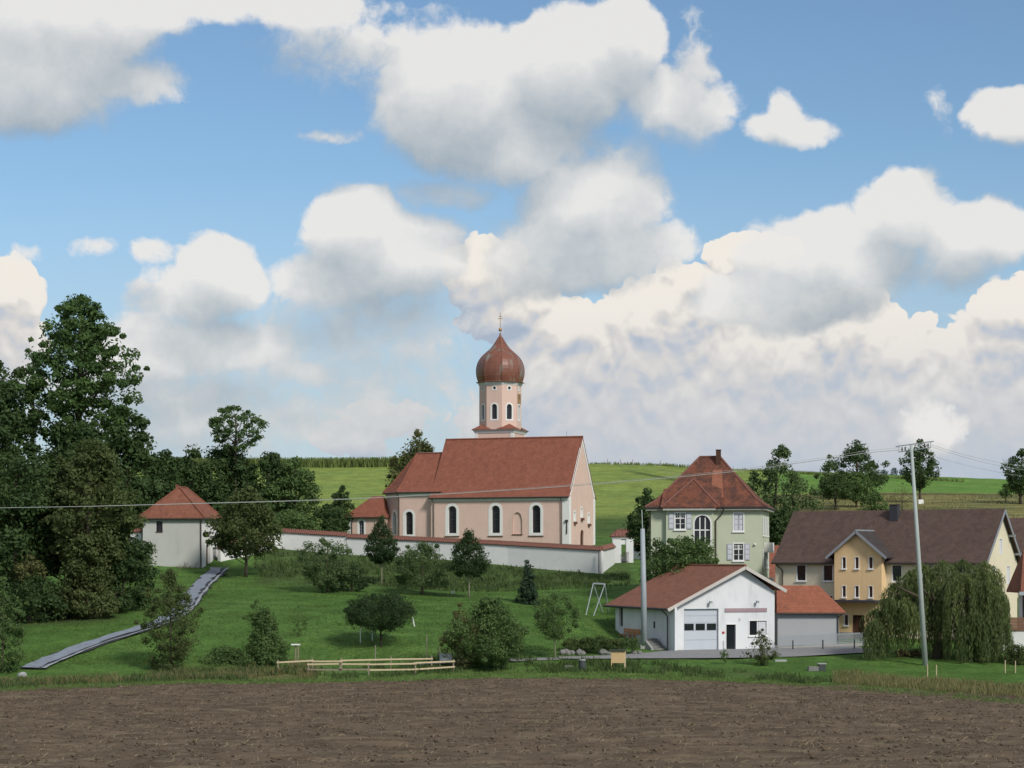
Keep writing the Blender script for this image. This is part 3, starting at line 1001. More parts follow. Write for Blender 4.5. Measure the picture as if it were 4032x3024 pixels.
# ------------------------------------------------------------------ paths
def ribbon(pts, offs, dz, seg=1.0):
    """strip laid on the ground: centre line in world XY, offsets across it"""
    P2 = [np.array([p.x, p.y]) for p in pts]
    d = np.cumsum([0] + [np.linalg.norm(P2[i + 1] - P2[i]) for i in range(len(P2) - 1)])
    s = np.arange(0, d[-1] + seg * .5, seg)
    A = np.array(P2)
    cx = np.interp(s, d, A[:, 0]); cy = np.interp(s, d, A[:, 1])
    k = np.ones(7) / 7
    if len(cx) > 14:
        cx[3:-3] = np.convolve(cx, k, 'valid'); cy[3:-3] = np.convolve(cy, k, 'valid')
    tx = np.gradient(cx); ty = np.gradient(cy); l = np.hypot(tx, ty); nx, ny = -ty / l, tx / l
    m = len(offs)
    V = []
    for j, of_ in enumerate(offs):
        ov = of_(s) if callable(of_) else of_
        X = cx + nx * ov; Y = cy + ny * ov
        V.append(np.stack([X, Y, zg(X, Y) + dz], -1))
    V = np.stack(V, 1)
    n = len(s)
    idx = np.arange(n * m).reshape(n, m)
    Q = np.stack([idx[:-1, :-1], idx[:-1, 1:], idx[1:, 1:], idx[1:, :-1]], -1).reshape(-1, 4)
    return V.reshape(-1, 3), Q


def ribbon_obj(name, pts, offs, dz, m, label=None, parent=None, kind=None):
    V, Q = ribbon(pts, offs, dz)
    o = bpy.data.objects.new(name, np_mesh(name, V, Q, m)); C.objects.link(o)
    if parent: o.parent = parent
    if label: o['label'] = label
    if kind: o['kind'] = kind
    return o


M['wet_path'] = mat('grey_gravel', (.215, .245, .295), .7, .35, 1.2, .4, 10)
M['path_dark'] = mat('dark_subsoil', (.055, .060, .068), .85, .3, 1.5, .4, 10)
M['path_edge'] = mat('pale_edging', (.28, .31, .33), .85, .15, 2.0)
M['asphalt'] = mat('pale_asphalt', (.23, .23, .235), .92, .12, 1.5, .2, 20)
pp = [hit(868, 2243), hit(812, 2290), hit(770, 2340), hit(735, 2392), hit(690, 2432), hit(600, 2473), hit(460, 2512), hit(330, 2553), hit(210, 2602), hit(130, 2642)]
wob = lambda a, sd: (lambda s: a + (fbm(s / 2.2, s * 0, sd, 3) - .5) * 1.0)
pth = ribbon_obj('path', pp, [wob(-1.15, 1), -.6, 0, .6, wob(1.15, 2)], .16, M['path_dark'], 'grey path under construction winding down from the gatehouse', kind='structure')
ribbon_obj('gravel_bed', pp, [wob(-1.05, 3), -.4, wob(.45, 4)], .24, M['wet_path'], parent=pth)
ribbon_obj('edging', pp, [lambda s_: .80 + (fbm(s_ / 2.0, s_ * 0, 8) - .5) * .4, lambda s_: 1.10 + (fbm(s_ / 2.0, s_ * 0, 9) - .5) * .5], .24, M['path_edge'], parent=pth)

fc = [on_ground(2200, 190.5), on_ground(2330, 191), on_ground(2480, 192.5), on_ground(2640, 194), on_ground(2850, 195), on_ground(3060, 197), on_ground(3220, 199), on_ground(3440, 201)]
ribbon_obj('forecourt', fc, [lambda s: np.interp(s, [0, 6, 10, 22, 30, 40], [-.5, -1.2, -2.2, -4.2, -3.6, -2.2]), 0, lambda s: np.interp(s, [0, 6, 10, 14, 26, 40], [.5, 1.0, 2.5, 5.5, 9, 9])], .10, M['asphalt'], 'pale asphalt forecourt in front of the fire station', kind='structure')
fp = [on_ground(1640, 185.5), on_ground(1800, 187), on_ground(2000, 188.5), on_ground(2200, 190)]
ribbon_obj('footpath', fp, [-.6, 0, .6], .10, M['asphalt'], 'narrow pale footpath from the rail fence to the forecourt', kind='structure')

# ------------------------------------------------------------------ church
def rot_frame(px, Y, z, theta):
    """front right corner of a house; theta turns its right end towards us"""
    o = Vector(((px - CX) * Y / F, Y, z))
    th = R(theta)
    left = Vector((-math.cos(th), math.sin(th), 0))      # along the front, to the left
    back = Vector((math.sin(th), math.cos(th), 0))
    return o, left, back


def downpipe(th, pts, r=.055, m=None):
    return obj('downpipe', *tube_vf(pts, r, 8), m or M['dark_metal'], th)


CH_Z = 1.0
co, cl, cbk = rot_frame(2240, 292, 0, 20)
L_, W_ = 21.4, 12.3
EAVE, RIDGE = 9.05, 17.75
church = thing('church', co + cl * 10 + cbk * 6 + Vector((0, 0, CH_Z)), 'pink baroque village church with red tiled roof and onion-domed tower', 'church')
zb = -0.6
# nave front
frN = Fr(co + cl * L_, -cl)                       # lower left of the long wall seen by us
w = Wall(church, frN, [(0, zb), (L_, zb), (L_, EAVE), (0, EAVE)])
ppm = 27.0
for wu in (3.35, 9.25 + .9, 16.0 + .4):
    w.window(wu, 3.75, 1.35, 4.0, 'arch', depth=.55, sur=.42, mat=M['trim'], pane=M['glass'], bars=(0, 3), bar=.05, barmat=M['lead'], sill=True, sillmat=M['sill_brown'])
w.window(13.55, 3.55, 1.5, 3.2, 'arch', depth=.22, sur=0, mat=M['pink'], pane=M['pink'], bars=(0, 0), pointed=1.5, name='blind_niche', pane_name='niche_back', sill=True, sillmat=M['sill_brown'], label='blind pointed niche in pink plaster')
w.build('nave_wall', M['pink'])
# gable end
frG = Fr(co, cbk)
w = Wall(church, frG, [(0, zb), (W_, zb), (W_, EAVE), (W_ / 2, RIDGE), (0, EAVE)])
for u_, v_ in ((2.6, 4.95), (5.9, 5.55), (9.2, 4.75)):
    w.window(u_, v_ + .65, .75, 1.25, 'arch', depth=.2, sur=.22, mat=M['trim'], pane=M['trim'], bars=(0, 0), name='statue_niche', pane_name='niche_back')
    bkt = obj('niche_bracket', *box_vf(frG, u_ - .42, u_ + .42, v_ + .05, v_ + .42, .0, .32), M['sill_brown'], church)
w.window(6.0, 1.45, 1.6, 2.8, 'arch', depth=.12, sur=.14, mat=M['pink'], pane=M['wood_dark'], bars=(1, 0), bar=.05, barmat=M['wood_dark'], name='portal', pane_name='door_leaf')
w.build('gable_wall', M['pink'])
obj('nave_wall', *join_vf([wall_vf(Fr(co + cbk * W_, cl), [(0, zb), (L_, zb), (L_, EAVE), (0, EAVE)], []),
                           wall_vf(Fr(co + cl * L_ + cbk * W_, -cbk), [(0, zb), (W_, zb), (W_, EAVE), (W_ / 2, RIDGE), (0, EAVE)], [])]), M['pink'], church)
# white eaves cornice, corner strips and gable edges
tr = [box_vf(frN, 0, L_, EAVE - .62, EAVE - .02, 0.0, .12), box_vf(frN, 0, L_, EAVE - .3, EAVE, .1, .24)]
obj('eaves_cornice', *join_vf(tr), M['trim'], church)
obj('corner_strip', *box_vf(frN, L_ - 1.0, L_ + .03, zb, EAVE - .63, 0.0, .05), M['trim'], church)
obj('corner_strip', *box_vf(frG, -.03, .9, zb, EAVE - .1, 0.0, .05), M['trim'], church)
obj('corner_strip', *box_vf(frG, W_ - .8, W_ + .03, zb, EAVE - .1, 0.0, .05), M['trim'], church)
gp = []
for s_ in (0, 1):
    a = (W_ if s_ else 0, EAVE + .05); b = (W_ / 2, RIDGE + .1)
    wd_ = -1.1 if s_ else 1.1
    gp.append(([frG.p(a[0], a[1], .06), frG.p(a[0] + wd_ * .65, a[1], .06), frG.p(b[0], b[1] - .95, .06), frG.p(b[0], b[1], .06),
                frG.p(a[0], a[1], -.02), frG.p(a[0] + wd_ * .65, a[1], -.02), frG.p(b[0], b[1] - .95, -.02), frG.p(b[0], b[1], -.02)],
               [(0, 1, 2, 3) if not s_ else (3, 2, 1, 0), (1, 5, 6, 2), (0, 3, 7, 4)]))
obj('gable_edge', *join_vf(gp), M['trim'], church)


def gable_roof(th, o, left, back, L0, L1, Wd, ze, zr, kick=.9, over=.4, rise_k=.32, t=.16, m=None, name='roof'):
    """two slopes with a flatter kick at the eaves; L0..L1 measured to the left"""
    rows = []
    slope = (zr - ze) / (Wd / 2)
    prof = [(-over, ze - .12), (kick, ze - .12 + (kick + over) * slope * .74), (Wd / 2, zr), (Wd - kick, ze - .12 + (kick + over) * slope * .74), (Wd + over, ze - .12)]
    vs = []
    for l in (L0, L1):
        for (d, z) in prof:
            vs.append(o + left * l + back * d + Vector((0, 0, z)))
    k = len(prof)
    fs = [(i, i + k, i + k + 1, i + 1) for i in range(k - 1)]
    return obj(name, *slab_vf(vs, fs, t), m, th)


rf = gable_roof(church, co, cl, cbk, -.12, L_ + .15, W_, EAVE, RIDGE + .12, m=M['church_roof'])
obj('ridge_tiles', *tube_vf([co + cl * -.15 + cbk * W_ / 2 + Vector((0, 0, RIDGE + .14)), co + cl * (L_ + .1) + cbk * W_ / 2 + Vector((0, 0, RIDGE + .14))], .14, 8), M['church_roof'], rf)
obj('gutter', *tube_vf([frN.p(-.2, EAVE - .18, .52), frN.p(L_ + .1, EAVE - .18, .52)], .10, 8), M['dark_metal'], rf)
downpipe(church, [frN.p(L_ - 1.15, EAVE - .2, .5), frN.p(L_ - 1.1, EAVE - .8, .2), frN.p(L_ - 1.1, zb, .14)])
downpipe(church, [frN.p(.25, EAVE - .2, .5), frN.p(.5, EAVE - 1.0, .18), frN.p(.5, zb, .14)])
obj('lamp_bracket', *join_vf([tube_vf([frN.p(L_ - .3, 5.4, .05), frN.p(L_ - .3, 3.6, .12)], .09, 6), box_vf(frN, L_ - .5, L_ - .1, 5.3, 5.6, .05, .3)]), M['dark_metal'], church)
obj('lightning_rod', *tube_vf([co + cl * 2.4 + cbk * W_ / 2 + Vector((0, 0, RIDGE)), co + cl * 2.4 + cbk * W_ / 2 + Vector((0, 0, RIDGE + 1.0))], .02, 5), M['dark_metal'], church)

# choir with polygonal end
CE, CR = 9.95, 15.85
cw = 9.6; inset = (W_ - cw) / 2 - .55
c0 = co + cl * L_ + cbk * inset
clen = 5.4
ap = 3.4
frC = Fr(c0 + cl * clen, -cl)
w = Wall(church, frC, [(0, zb), (clen, zb), (clen, CE), (0, CE)])
w.window(1.55, 3.6, 1.25, 3.4, 'arch', depth=.5, sur=.36, mat=M['trim'], pane=M['glass'], bars=(0, 3), bar=.05, barmat=M['lead'], sill=True, sillmat=M['sill_brown'])
w.build('choir_wall', M['pink'])
pA = c0 + cl * clen
pB = c0 + cl * (clen + ap) + cbk * 3.0
pC = c0 + cl * (clen + ap) + cbk * (cw - 3.0)
pD = c0 + cl * clen + cbk * cw
for (a, b, win) in ((pB, pA, True), (pC, pB, False), (pD, pC, False)):
    fr = Fr(a, b - a)
    ln = (b - a).length
    w = Wall(church, fr, [(0, zb), (ln, zb), (ln, CE), (0, CE)])
    if win:
        w.window(ln * .62, 3.6, 1.25, 3.4, 'arch', depth=.5, sur=.36, mat=M['trim'], pane=M['glass'], bars=(0, 3), bar=.05, barmat=M['lead'])
    w.build('choir_wall', M['pink'])
    obj('eaves_cornice', *join_vf([box_vf(fr, -.05, ln + .05, CE - .72, CE - .02, 0, .12), box_vf(fr, -.1, ln + .1, CE - .3, CE, .1, .26)]), M['trim'], church)
obj('eaves_cornice', *join_vf([box_vf(frC, 0, clen, CE - .72, CE - .02, 0.0, .12), box_vf(frC, 0, clen, CE - .3, CE, .1, .26)]), M['trim'], church)
ov = .55
def hipv(p, z): return Vector((p.x, p.y, z))
ctr = c0 + cl * (clen - .9) + cbk * cw / 2
rEnd = c0 + cl * (-1.5) + cbk * cw / 2
def outp(p, k): 
    d = (p - (c0 + cl * (clen - .5) + cbk * cw / 2)); d.z = 0
    return p + d.normalized() * k
e = [c0 + cl * -1.5 - cbk * ov, pA - cbk * ov + cl * .25, outp(pB, ov), outp(pC, ov), pD + cbk * ov + cl * .25, c0 + cl * -1.5 + cbk * (cw + ov)]
lo = [hipv(p, CE - .08) for p in e]
def toward(p, q, f, z): 
    r = p + (q - p) * f
    return Vector((r.x, r.y, z))
km = CE + 1.05
mid = [toward(e[0], rEnd, .235, km)] + [toward(p, ctr, .235, km) for p in e[1:5]] + [toward(e[5], rEnd, .235, km)]
vs = lo + mid + [hipv(rEnd, CR), hipv(ctr, CR)]
fs = []
for i in range(5):
    fs.append((i + 1, i, i + 6, i + 7))
fs += [(7, 6, 12, 13), (8, 7, 13), (9, 8, 13), (10, 9, 13), (11, 10, 13, 12)]
rf2 = obj('choir_roof', *slab_vf(vs, fs, .15), M['church_roof'], church)
for q in (1, 2):
    obj('hip_tiles', *tube_vf([lo[q] + Vector((0, 0, .05)), mid[q] + Vector((0, 0, .05)), hipv(ctr, CR + .05)], .12, 6), M['church_roof'], rf2)
obj('ridge_tiles', *tube_vf([hipv(rEnd, CR + .03), hipv(ctr, CR + .03)], .14, 6), M['coping'], rf2)
obj('gutter', *tube_vf([hipv(p, CE - .16) for p in (e[0], e[1], e[2], e[3])], .10, 8), M['dark_metal'], rf2)
downpipe(church, [hipv(e[1], CE - .2), frC.p(0, CE - 1.0, .18), frC.p(0, zb, .14)], .07)

# sacristy
s0_ = P(1494, 2200, 303); s0_.z = 0
SE = 6.35; SL, SW = 5.2, 5.0
frS = Fr(s0_ + cl * SL, -cl)
w = Wall(church, frS, [(0, zb), (SL + .45, zb), (SL + .45, SE), (0, SE)])
w.window(2.25, 3.55, .85, 2.2, 'arch', depth=.35, sur=.3, mat=M['trim'], pane=M['glass'], bars=(2, 4), bar=.035, barmat=M['shutter'])
w.build('sacristy_wall', M['pink'])
obj('sacristy_wall', *wall_vf(Fr(s0_ + cl * SL + cbk * SW, -cbk), [(0, zb), (SW, zb), (SW, SE), (0, SE)], []), M['pink'], church)
obj('corner_strip', *box_vf(frS, -.03, .55, zb, SE - .1, 0, .05), M['trim'], church)
rz = 9.45
vs = [frS.p(-.45, SE - .08, .45), frS.p(SL + .75, SE - .08, .45), s0_ + cl * (SL + .45) + cbk * (SW + .4) + Vector((0, 0, SE - .08)),
      s0_ + cl * 2.2 + cbk * (SW / 2) + Vector((0, 0, rz)), s0_ + cl * .35 + cbk * (SW / 2) + Vector((0, 0, rz)), s0_ + cl * -.75 + cbk * (SW + .4) + Vector((0, 0, SE - .08))]
obj('sacristy_roof', *slab_vf(vs, [(0, 1, 4, 3), (2, 0, 3), (5, 2, 3, 4), (1, 5, 4)], .14), M['church_roof'], church)
obj('sacristy_wall', *wall_vf(Fr(s0_ - cl * .45, cbk), [(0, zb), (SW, zb), (SW, SE), (0, SE)], []), M['pink'], church)
obj('gutter', *tube_vf([frS.p(-.45, SE - .2, .5), frS.p(SL, SE - .2, .5)], .07, 6), M['dark_metal'], church)
downpipe(church, [frS.p(.75, SE - .2, .45), frS.p(.75, SE - .6, .12), frS.p(.75, zb, .1)], .06)

# tower
TY = 311.0
tc_ = P(1970, 2200, TY); tc_.z = 0
ts = TY / F
def tz(zoom_y): return (HY - (1200 + zoom_y / 3.017)) * ts
def tr_(hw): return hw / 3.017 * ts
TA = 17.5                    # turn of the tower
SQ = 6.05
thr = R(TA)
ex_, ey_ = Vector((math.cos(thr), -math.sin(thr), 0)), Vector((math.sin(thr), math.cos(thr), 0))
b0 = [tc_ + ex_ * (sx * SQ / 2) + ey_ * (sy * SQ / 2) for sx, sy in ((-1, -1), (1, -1), (1, 1), (-1, 1))]
ztop = tz(1505)
V = [Vector((p.x, p.y, z)) for z in (8.0, ztop) for p in b0]
obj('tower_base', V, [(0, 1, 5, 4), (1, 2, 6, 5), (2, 3, 7, 6), (3, 0, 4, 7)], M['pink'], church)
for i, (p, q) in enumerate(((b0[0], b0[1]), (b0[1], b0[2]))):
    fr = Fr(p, q - p)
    obj('corner_strip', *box_vf(fr, -.03, .45, 10, ztop - .36, 0, .06), M['trim'], church)
    obj('corner_strip', *box_vf(fr, SQ - .45, SQ + .03, 10, ztop - .36, 0, .06), M['trim'], church)
def sq_ring(h0, h1, o1, o2):
    return [Vector((tc_.x, tc_.y, z)) + ex_ * sx * (SQ / 2 + o) + ey_ * sy * (SQ / 2 + o) for z, o in ((h0, o1), (h1, o2)) for sx, sy in ((-1, -1), (1, -1), (1, 1), (-1, 1))]
qf = [(0, 1, 5, 4), (1, 2, 6, 5), (2, 3, 7, 6), (3, 0, 4, 7), (4, 5, 6, 7), (3, 2, 1, 0)]
obj('tower_cornice', *join_vf([(sq_ring(ztop - .42, ztop - .12, .08, .22), qf), (sq_ring(ztop - .10, ztop + .12, .24, .42), qf)]), M['trim'], church)
OF = SQ * .985                # across flats
orad = OF / 2 / math.cos(math.pi / 8)
orot = -thr + math.pi / 8
octp = [Vector((orad * math.cos(orot + k * math.pi / 4), orad * math.sin(orot + k * math.pi / 4), 0)) for k in range(8)]
zo0, zo1 = ztop + .1, tz(945)
# corner skirt roof between square and octagon
sk = sq_ring(ztop + .14, ztop + .14, .5, .5)[:4]
V, Fc = list(sk), []
for k in range(4):
    c = sk[k]
    d = (c - tc_); d.z = 0; d.normalize()
    near = sorted(range(8), key=lambda j: -(octp[j].dot(d)))[:2]
    a, b = (tc_ + octp[near[0]], tc_ + octp[near[1]])
    pk = (a + b) / 2 + d * .02
    s = ex_ if k in (0, 3) else -ex_
    s2 = ey_ if k in (0, 1) else -ey_
    base = len(V)
    V += [c, c + s * 3.2, c + s2 * 3.2, Vector((pk.x, pk.y, tz(1425)))]
    # two sloping triangles
    q = [(base, base + 1, base + 3), (base + 2, base, base + 3)]
    Fc += q
V2 = V
obj('skirt_roof', V2, Fc, M['church_roof'], church)
obj('skirt_roof', sq_ring(ztop + .125, ztop + .16, .5, .1), qf[:5], M['church_roof'], church)
for k in range(8):
    a, b = tc_ + octp[k], tc_ + octp[(k + 1) % 8]
    fr = Fr(a, b - a)
    if fr.n.dot((a + b) / 2 - tc_) < 0:
        fr = Fr(b, a - b)
    ln = (b - a).length
    w = Wall(church, fr, [(0, zo0), (ln, zo0), (ln, zo1), (0, zo1)])
    if fr.n.y < .35:
        w.window(ln / 2, tz(1372), .86, tz(1195) - tz(1372), 'arch', depth=.3, sur=.24, mat=M['trim'], pane=M['glass'], bars=(0, 6), bar=.05, barmat=M['lead'], name='belfry_window', pane_name='louvre')
        w.window(ln / 2, tz(1022), .46, .46, 'arch', depth=.2, sur=.16, mat=M['trim'], pane=M['glass'], bars=(0, 0), name='round_window')
        if fr.n.x > .6 and fr.n.y < .1:
            cz = tz(1122)
            ck = obj('clock_face', *join_vf([box_vf(fr, ln / 2 - .72, ln / 2 + .72, cz - .72, cz + .72, .02, .10)]), M['gold'], church, label='gilt clock face on the tower')
            obj('clock_hand', *box_vf(fr, ln / 2 - .04, ln / 2 + .04, cz - .05, cz + .55, .105, .13), M['dark_metal'], ck)
            obj('clock_hand', *box_vf(fr, ln / 2 - .05, ln / 2 + .4, cz - .05, cz + .05, .105, .13), M['dark_metal'], ck)
    w.build('tower_wall', M['pink'])
V, Fc = lathe_vf(tc_, [(orad + .02, zo1 - .35), (orad + .16, zo1 - .1), (orad + .22, zo1 + .1), (orad + .36, zo1 + .22), (orad + .1, zo1 + .3)], 8, orot, True)
obj('tower_cornice', V, Fc, M['trim'], church)
prof = [(920, 262), (895, 270), (860, 280), (820, 285), (780, 286), (740, 281), (700, 270), (670, 257), (640, 238), (610, 212), (585, 185), (560, 156), (535, 128), (510, 104), (485, 84), (460, 67), (435, 51), (410, 36), (385, 22), (365, 13), (335, 8)]
pr = [(tr_(hw), tz(yy)) for yy, hw in prof]
pr = [(tr_(275), tz(935)), (tr_(290), tz(930))] + pr
# eight-sided dome with slightly bowed panels
V, Fc = [], []
sub = 3
for (r, z) in pr:
    for k in range(8):
        for j in range(sub):
            f = j / sub
            bow = 1.0 - .030 * (1 - (2 * f - 1) ** 2) * 1.0
            an = orot + (k + f) * math.pi / 4
            V.append(tc_ + Vector((r * bow * math.cos(an), r * bow * math.sin(an), z)))
n8 = 8 * sub
for i in range(len(pr) - 1):
    for k in range(n8):
        k2 = (k + 1) % n8
        Fc.append((i * n8 + k, i * n8 + k2, (i + 1) * n8 + k2, (i + 1) * n8 + k))
dome = obj('onion_dome', V, Fc, M['copper'], church, label='red-brown copper onion dome with grey patina')
for k in range(8):
    an = orot + k * math.pi / 4
    obj('dome_seam', *tube_vf([tc_ + Vector(((r + .015) * math.cos(an), (r + .015) * math.sin(an), z)) for r, z in pr[1:-2]], .05, 5), M['copper'], dome)
bz = tz(297)
obj('gilt_ball', *lathe_vf(tc_ + Vector((0, 0, bz)), [(.02, -.27), (.16, -.22), (.25, -.10), (.27, 0), (.25, .10), (.16, .22), (.02, .27)], 16), M['gold'], dome, smooth=True)
frT = Fr(tc_, ex_)
obj('cross', *join_vf([tube_vf([tc_ + Vector((0, 0, bz + .2)), tc_ + Vector((0, 0, tz(95)))], .045, 6),
                       tube_vf([frT.p(-.42, tz(165)), frT.p(.42, tz(165))], .04, 6), tube_vf([frT.p(-.25, tz(140)), frT.p(.25, tz(140))], .04, 6)]), M['gold'], dome)

# ------------------------------------------------------------------ churchyard wall
wall_line = [(868, 266.5, 2165, 2245), (1000, 271, 2120, 2215), (1100, 275.5, 2096, 2160), (1363, 272.5, 2112, 2185), (1364, 272.4, 2117, 2186), (1700, 267.5, 2132, 2200), (2000, 263, 2147, 2228), (2368, 256, 2168, 2268)]
TH = .55


def yard_wall(name, line, label, tile_step=.285, tilt=None):
    a0 = P(line[0][0], line[0][3], line[0][1])
    th = thing(name, (a0.x, a0.y, zs(a0.x, a0.y)), label, 'wall')
    V, Fc = [], []
    pts = []
    for (px, Y, pt, pb) in line:
        p = P(px, pt, Y); g = zs(p.x, p.y) - .6
        pts.append((Vector((p.x, p.y, 0)), p.z, min(g, P(px, pb, Y).z - .4)))
    tiles = []
    for i in range(len(pts) - 1):
        (p, zt, zl), (q, zt2, zl2) = pts[i], pts[i + 1]
        d = (q - p); ln = d.length
        if ln < .3: continue
        d.normalize()
        bk = Vector((-d.y, d.x, 0))
        if bk.y < 0: bk = -bk
        b = len(V)
        V += [p + Vector((0, 0, zl)), q + Vector((0, 0, zl2)), q + Vector((0, 0, zt2)), p + Vector((0, 0, zt)),
              p + bk * TH + Vector((0, 0, zl)), q + bk * TH + Vector((0, 0, zl2)), q + bk * TH + Vector((0, 0, zt2)), p + bk * TH + Vector((0, 0, zt))]
        Fc += [(b, b + 1, b + 2, b + 3), (b + 5, b + 4, b + 7, b + 6), (b + 3, b + 2, b + 6, b + 7), (b + 1, b + 5, b + 6, b + 2), (b + 4, b, b + 3, b + 7)]
        n = max(1, int(ln / tile_step))
        for k in range(n):
            f = (k + .5) / n
            c = p + (q - p) * f
            tiles.append((c, zt + (zt2 - zt) * f, d, bk, math.atan2(zt2 - zt, ln)))
    obj('masonry', V, Fc, M['wall_white'], th)
    # roof-like bed for the tiles
    V, Fc = [], []
    for i in range(len(pts) - 1):
        (p, zt, _), (q, zt2, _) = pts[i], pts[i + 1]
        d = (q - p)
        if d.length < .3: continue
        d.normalize(); bk = Vector((-d.y, d.x, 0))
        if bk.y < 0: bk = -bk
        b = len(V)
        for (s, z) in ((p, zt), (q, zt2)):
            V += [s - bk * .14 + Vector((0, 0, z + .01)), s + bk * TH / 2 + Vector((0, 0, z + .55)), s + bk * (TH + .14) + Vector((0, 0, z + .01))]
        Fc += [(b, b + 3, b + 4, b + 1), (b + 1, b + 4, b + 5, b + 2), (b, b + 1, b + 2), (b + 5, b + 4, b + 3), (b + 2, b + 5, b + 3, b)]
    obj('coping_bed', V, Fc, M['sill_brown'], th)
    # single barrel tiles
    return th, tiles


def barrel_mesh(wd, ln):
    V, Fc = [], []
    n = 5
    for (y, s) in ((-.0, 1.0), (ln, .86)):
        for k in range(n + 1):
            an = math.pi * k / n
            V.append((wd / 2 * s * math.cos(an), y, wd * .42 * s * math.sin(an)))
    for k in range(n):
        Fc.append((k, k + 1, n + 2 + k, n + 1 + k))
    Fc.append(tuple(range(n + 1)))
    return mesh_from('coping_tile', V, Fc, M['coping'], False)


BARREL = barrel_mesh(.27, .72)
RIDGET = barrel_mesh(.30, .34)
tr_rng = random.Random(3)


def lay_tiles(th, tiles, back=False):
    o0 = ORIG[th]
    for (c, z, d, bk, slope) in tiles:
        o = bpy.data.objects.new('coping_tile', BARREL); C.objects.link(o); o.parent = th
        x = d; y = (bk * (TH / 2 + .17) + Vector((0, 0, .53))).normalized()
        zz = x.cross(y).normalized()
        if zz.z < 0: x = -x; zz = -zz
        y = zz.cross(x).normalized()
        m = Matrix((x, y, zz)).transposed()
        jit = Matrix.Rotation(tr_rng.uniform(-.05, .05), 3, 'Z')
        o.matrix_local = Matrix.Translation(c - bk * .17 + Vector((0, 0, z - .02 + tr_rng.uniform(-.012, .012))) - o0) @ (m @ jit).to_4x4()


yard, tiles = yard_wall('churchyard_wall', wall_line, 'long white churchyard wall with red barrel-tile coping in front of the church')
lay_tiles(yard, tiles)
fw = Fr(P(2368, 0, 256) * 1, Vector((1, 0, 0)))
# return wall from its right-hand corner to the gate
ret = [(2369, 256.2, 2168, 2268), (2420, 266, 2155, 2255)]
yard2, tiles2 = yard_wall('churchyard_wall', ret, 'short white return wall running back from the corner to the white gateway')
lay_tiles(yard2, tiles2)
pd = P(2358, 2172, 255.8)
obj('downpipe', *tube_vf([pd + Vector((0, -.08, 0)), Vector((pd.x, pd.y - .08, zs(pd.x, pd.y) + .1))], .06, 6), M['dark_metal'], yard)
left_w = [(505, 268, 2098, 2140), (556, 268, 2096, 2140)]
yard3, tiles3 = yard_wall('churchyard_wall', left_w, 'bit of white tile-topped wall left of the gatehouse, mostly behind trees')
lay_tiles(yard3, tiles3)

# churchyard gate: two piers under one tiled cap
gY = 267.0
ga_ = P(2412, 2114, gY); gb2 = P(2494, 2114, gY)
cg = thing('churchyard_gate', (ga_.x, gY, zs(ga_.x, gY)), 'white gateway of two piers under one red tiled cap by the churchyard wall', 'gate')
frc = Fr(Vector((ga_.x, gY, 0)), Vector((1, 0, 0)))
gwid = gb2.x - ga_.x; gzt = ga_.z; gzl = zs(ga_.x, gY) - .6
for (u0, u1) in ((0, 1.15), (gwid - .95, gwid)):
    obj('pier', *box_vf(frc, u0, u1, gzl, gzt - .22, -1.3, 0), M['wall_white'], cg)
obj('lintel', *box_vf(frc, 1.15, gwid - .95, gzt - 1.0, gzt - .23, -1.1, -.15), M['wall_white'], cg)
obj('cornice', *box_vf(frc, -.1, gwid + .1, gzt - .22, gzt, -1.4, .1), M['trim'], cg)
obj('inner_wall', *box_vf(frc, 1.15, gwid - .95, gzl, gzt - 2.6, -1.25, -1.05), M['wall_white'], cg)
cvs = [frc.p(-.28, gzt, .28), frc.p(gwid + .28, gzt, .28), frc.p(gwid + .28, gzt, -1.58), frc.p(-.28, gzt, -1.58), frc.p(.75, gzt + .95, -.65), frc.p(gwid - .75, gzt + .95, -.65)]
cap = obj('cap_roof', cvs, [(0, 1, 5, 4), (1, 2, 5), (2, 3, 4, 5), (3, 0, 4), (3, 2, 1, 0)], M['coping'], cg)
for a_, b_ in ((0, 4), (1, 5), (2, 5), (3, 4), (4, 5)):
    pa, pb_ = cvs[a_], cvs[b_]
    nn = max(2, int((pb_ - pa).length / .36))
    y = (pb_ - pa).normalized(); x = y.cross(Vector((0, 0, 1))).normalized(); z = x.cross(y)
    for k in range(nn):
        o = bpy.data.objects.new('hip_tile', RIDGET); C.objects.link(o); o.parent = cap
        o.matrix_local = Matrix.Translation(pa + (pb_ - pa) * (k / nn) - ORIG[cg]) @ Matrix((x, y, z)).transposed().to_4x4()
for k in range(7):
    f = (k + .5) / 7
    pa = frc.p(-.2 + f * (gwid + .4), gzt + .03, .24); 
    o = bpy.data.objects.new('cap_tile', BARREL); C.objects.link(o); o.parent = cap
    y = Vector((0, .93, .95)).normalized(); x = Vector((1, 0, 0)); z = x.cross(y)
    o.matrix_local = Matrix.Translation(pa - ORIG[cg]) @ Matrix((x, y, z)).transposed().to_4x4()
ga = P(2453, 2200, 266.6); 
gt = thing('iron_gate', (ga.x, ga.y, zs(ga.x, ga.y)), 'dark iron gate with a few steps between the two white piers', 'gate')
frg = Fr(Vector((ga.x, ga.y, zs(ga.x, ga.y))), Vector((1, .12, 0)))
obj('gate_frame', *join_vf([box_vf(frg, -.05, .75, .2, .26, -.03, .03), box_vf(frg, -.05, .75, 1.3, 1.36, -.03, .03)]), M['dark_metal'], gt)
for k in range(6):
    obj('gate_bar', *box_vf(frg, k * .14, k * .14 + .04, .1, 1.5, -.02, .02), M['dark_metal'], gt)
for k in range(3):
    obj('step', *box_vf(frg, -.1, .9, -.9 + k * .22, -.68 + k * .22, .05, 1.4 - k * .4), M['stone'], gt)
back_w = [(2494, 272, 2148, 2250), (2535, 270, 2152, 2260)]
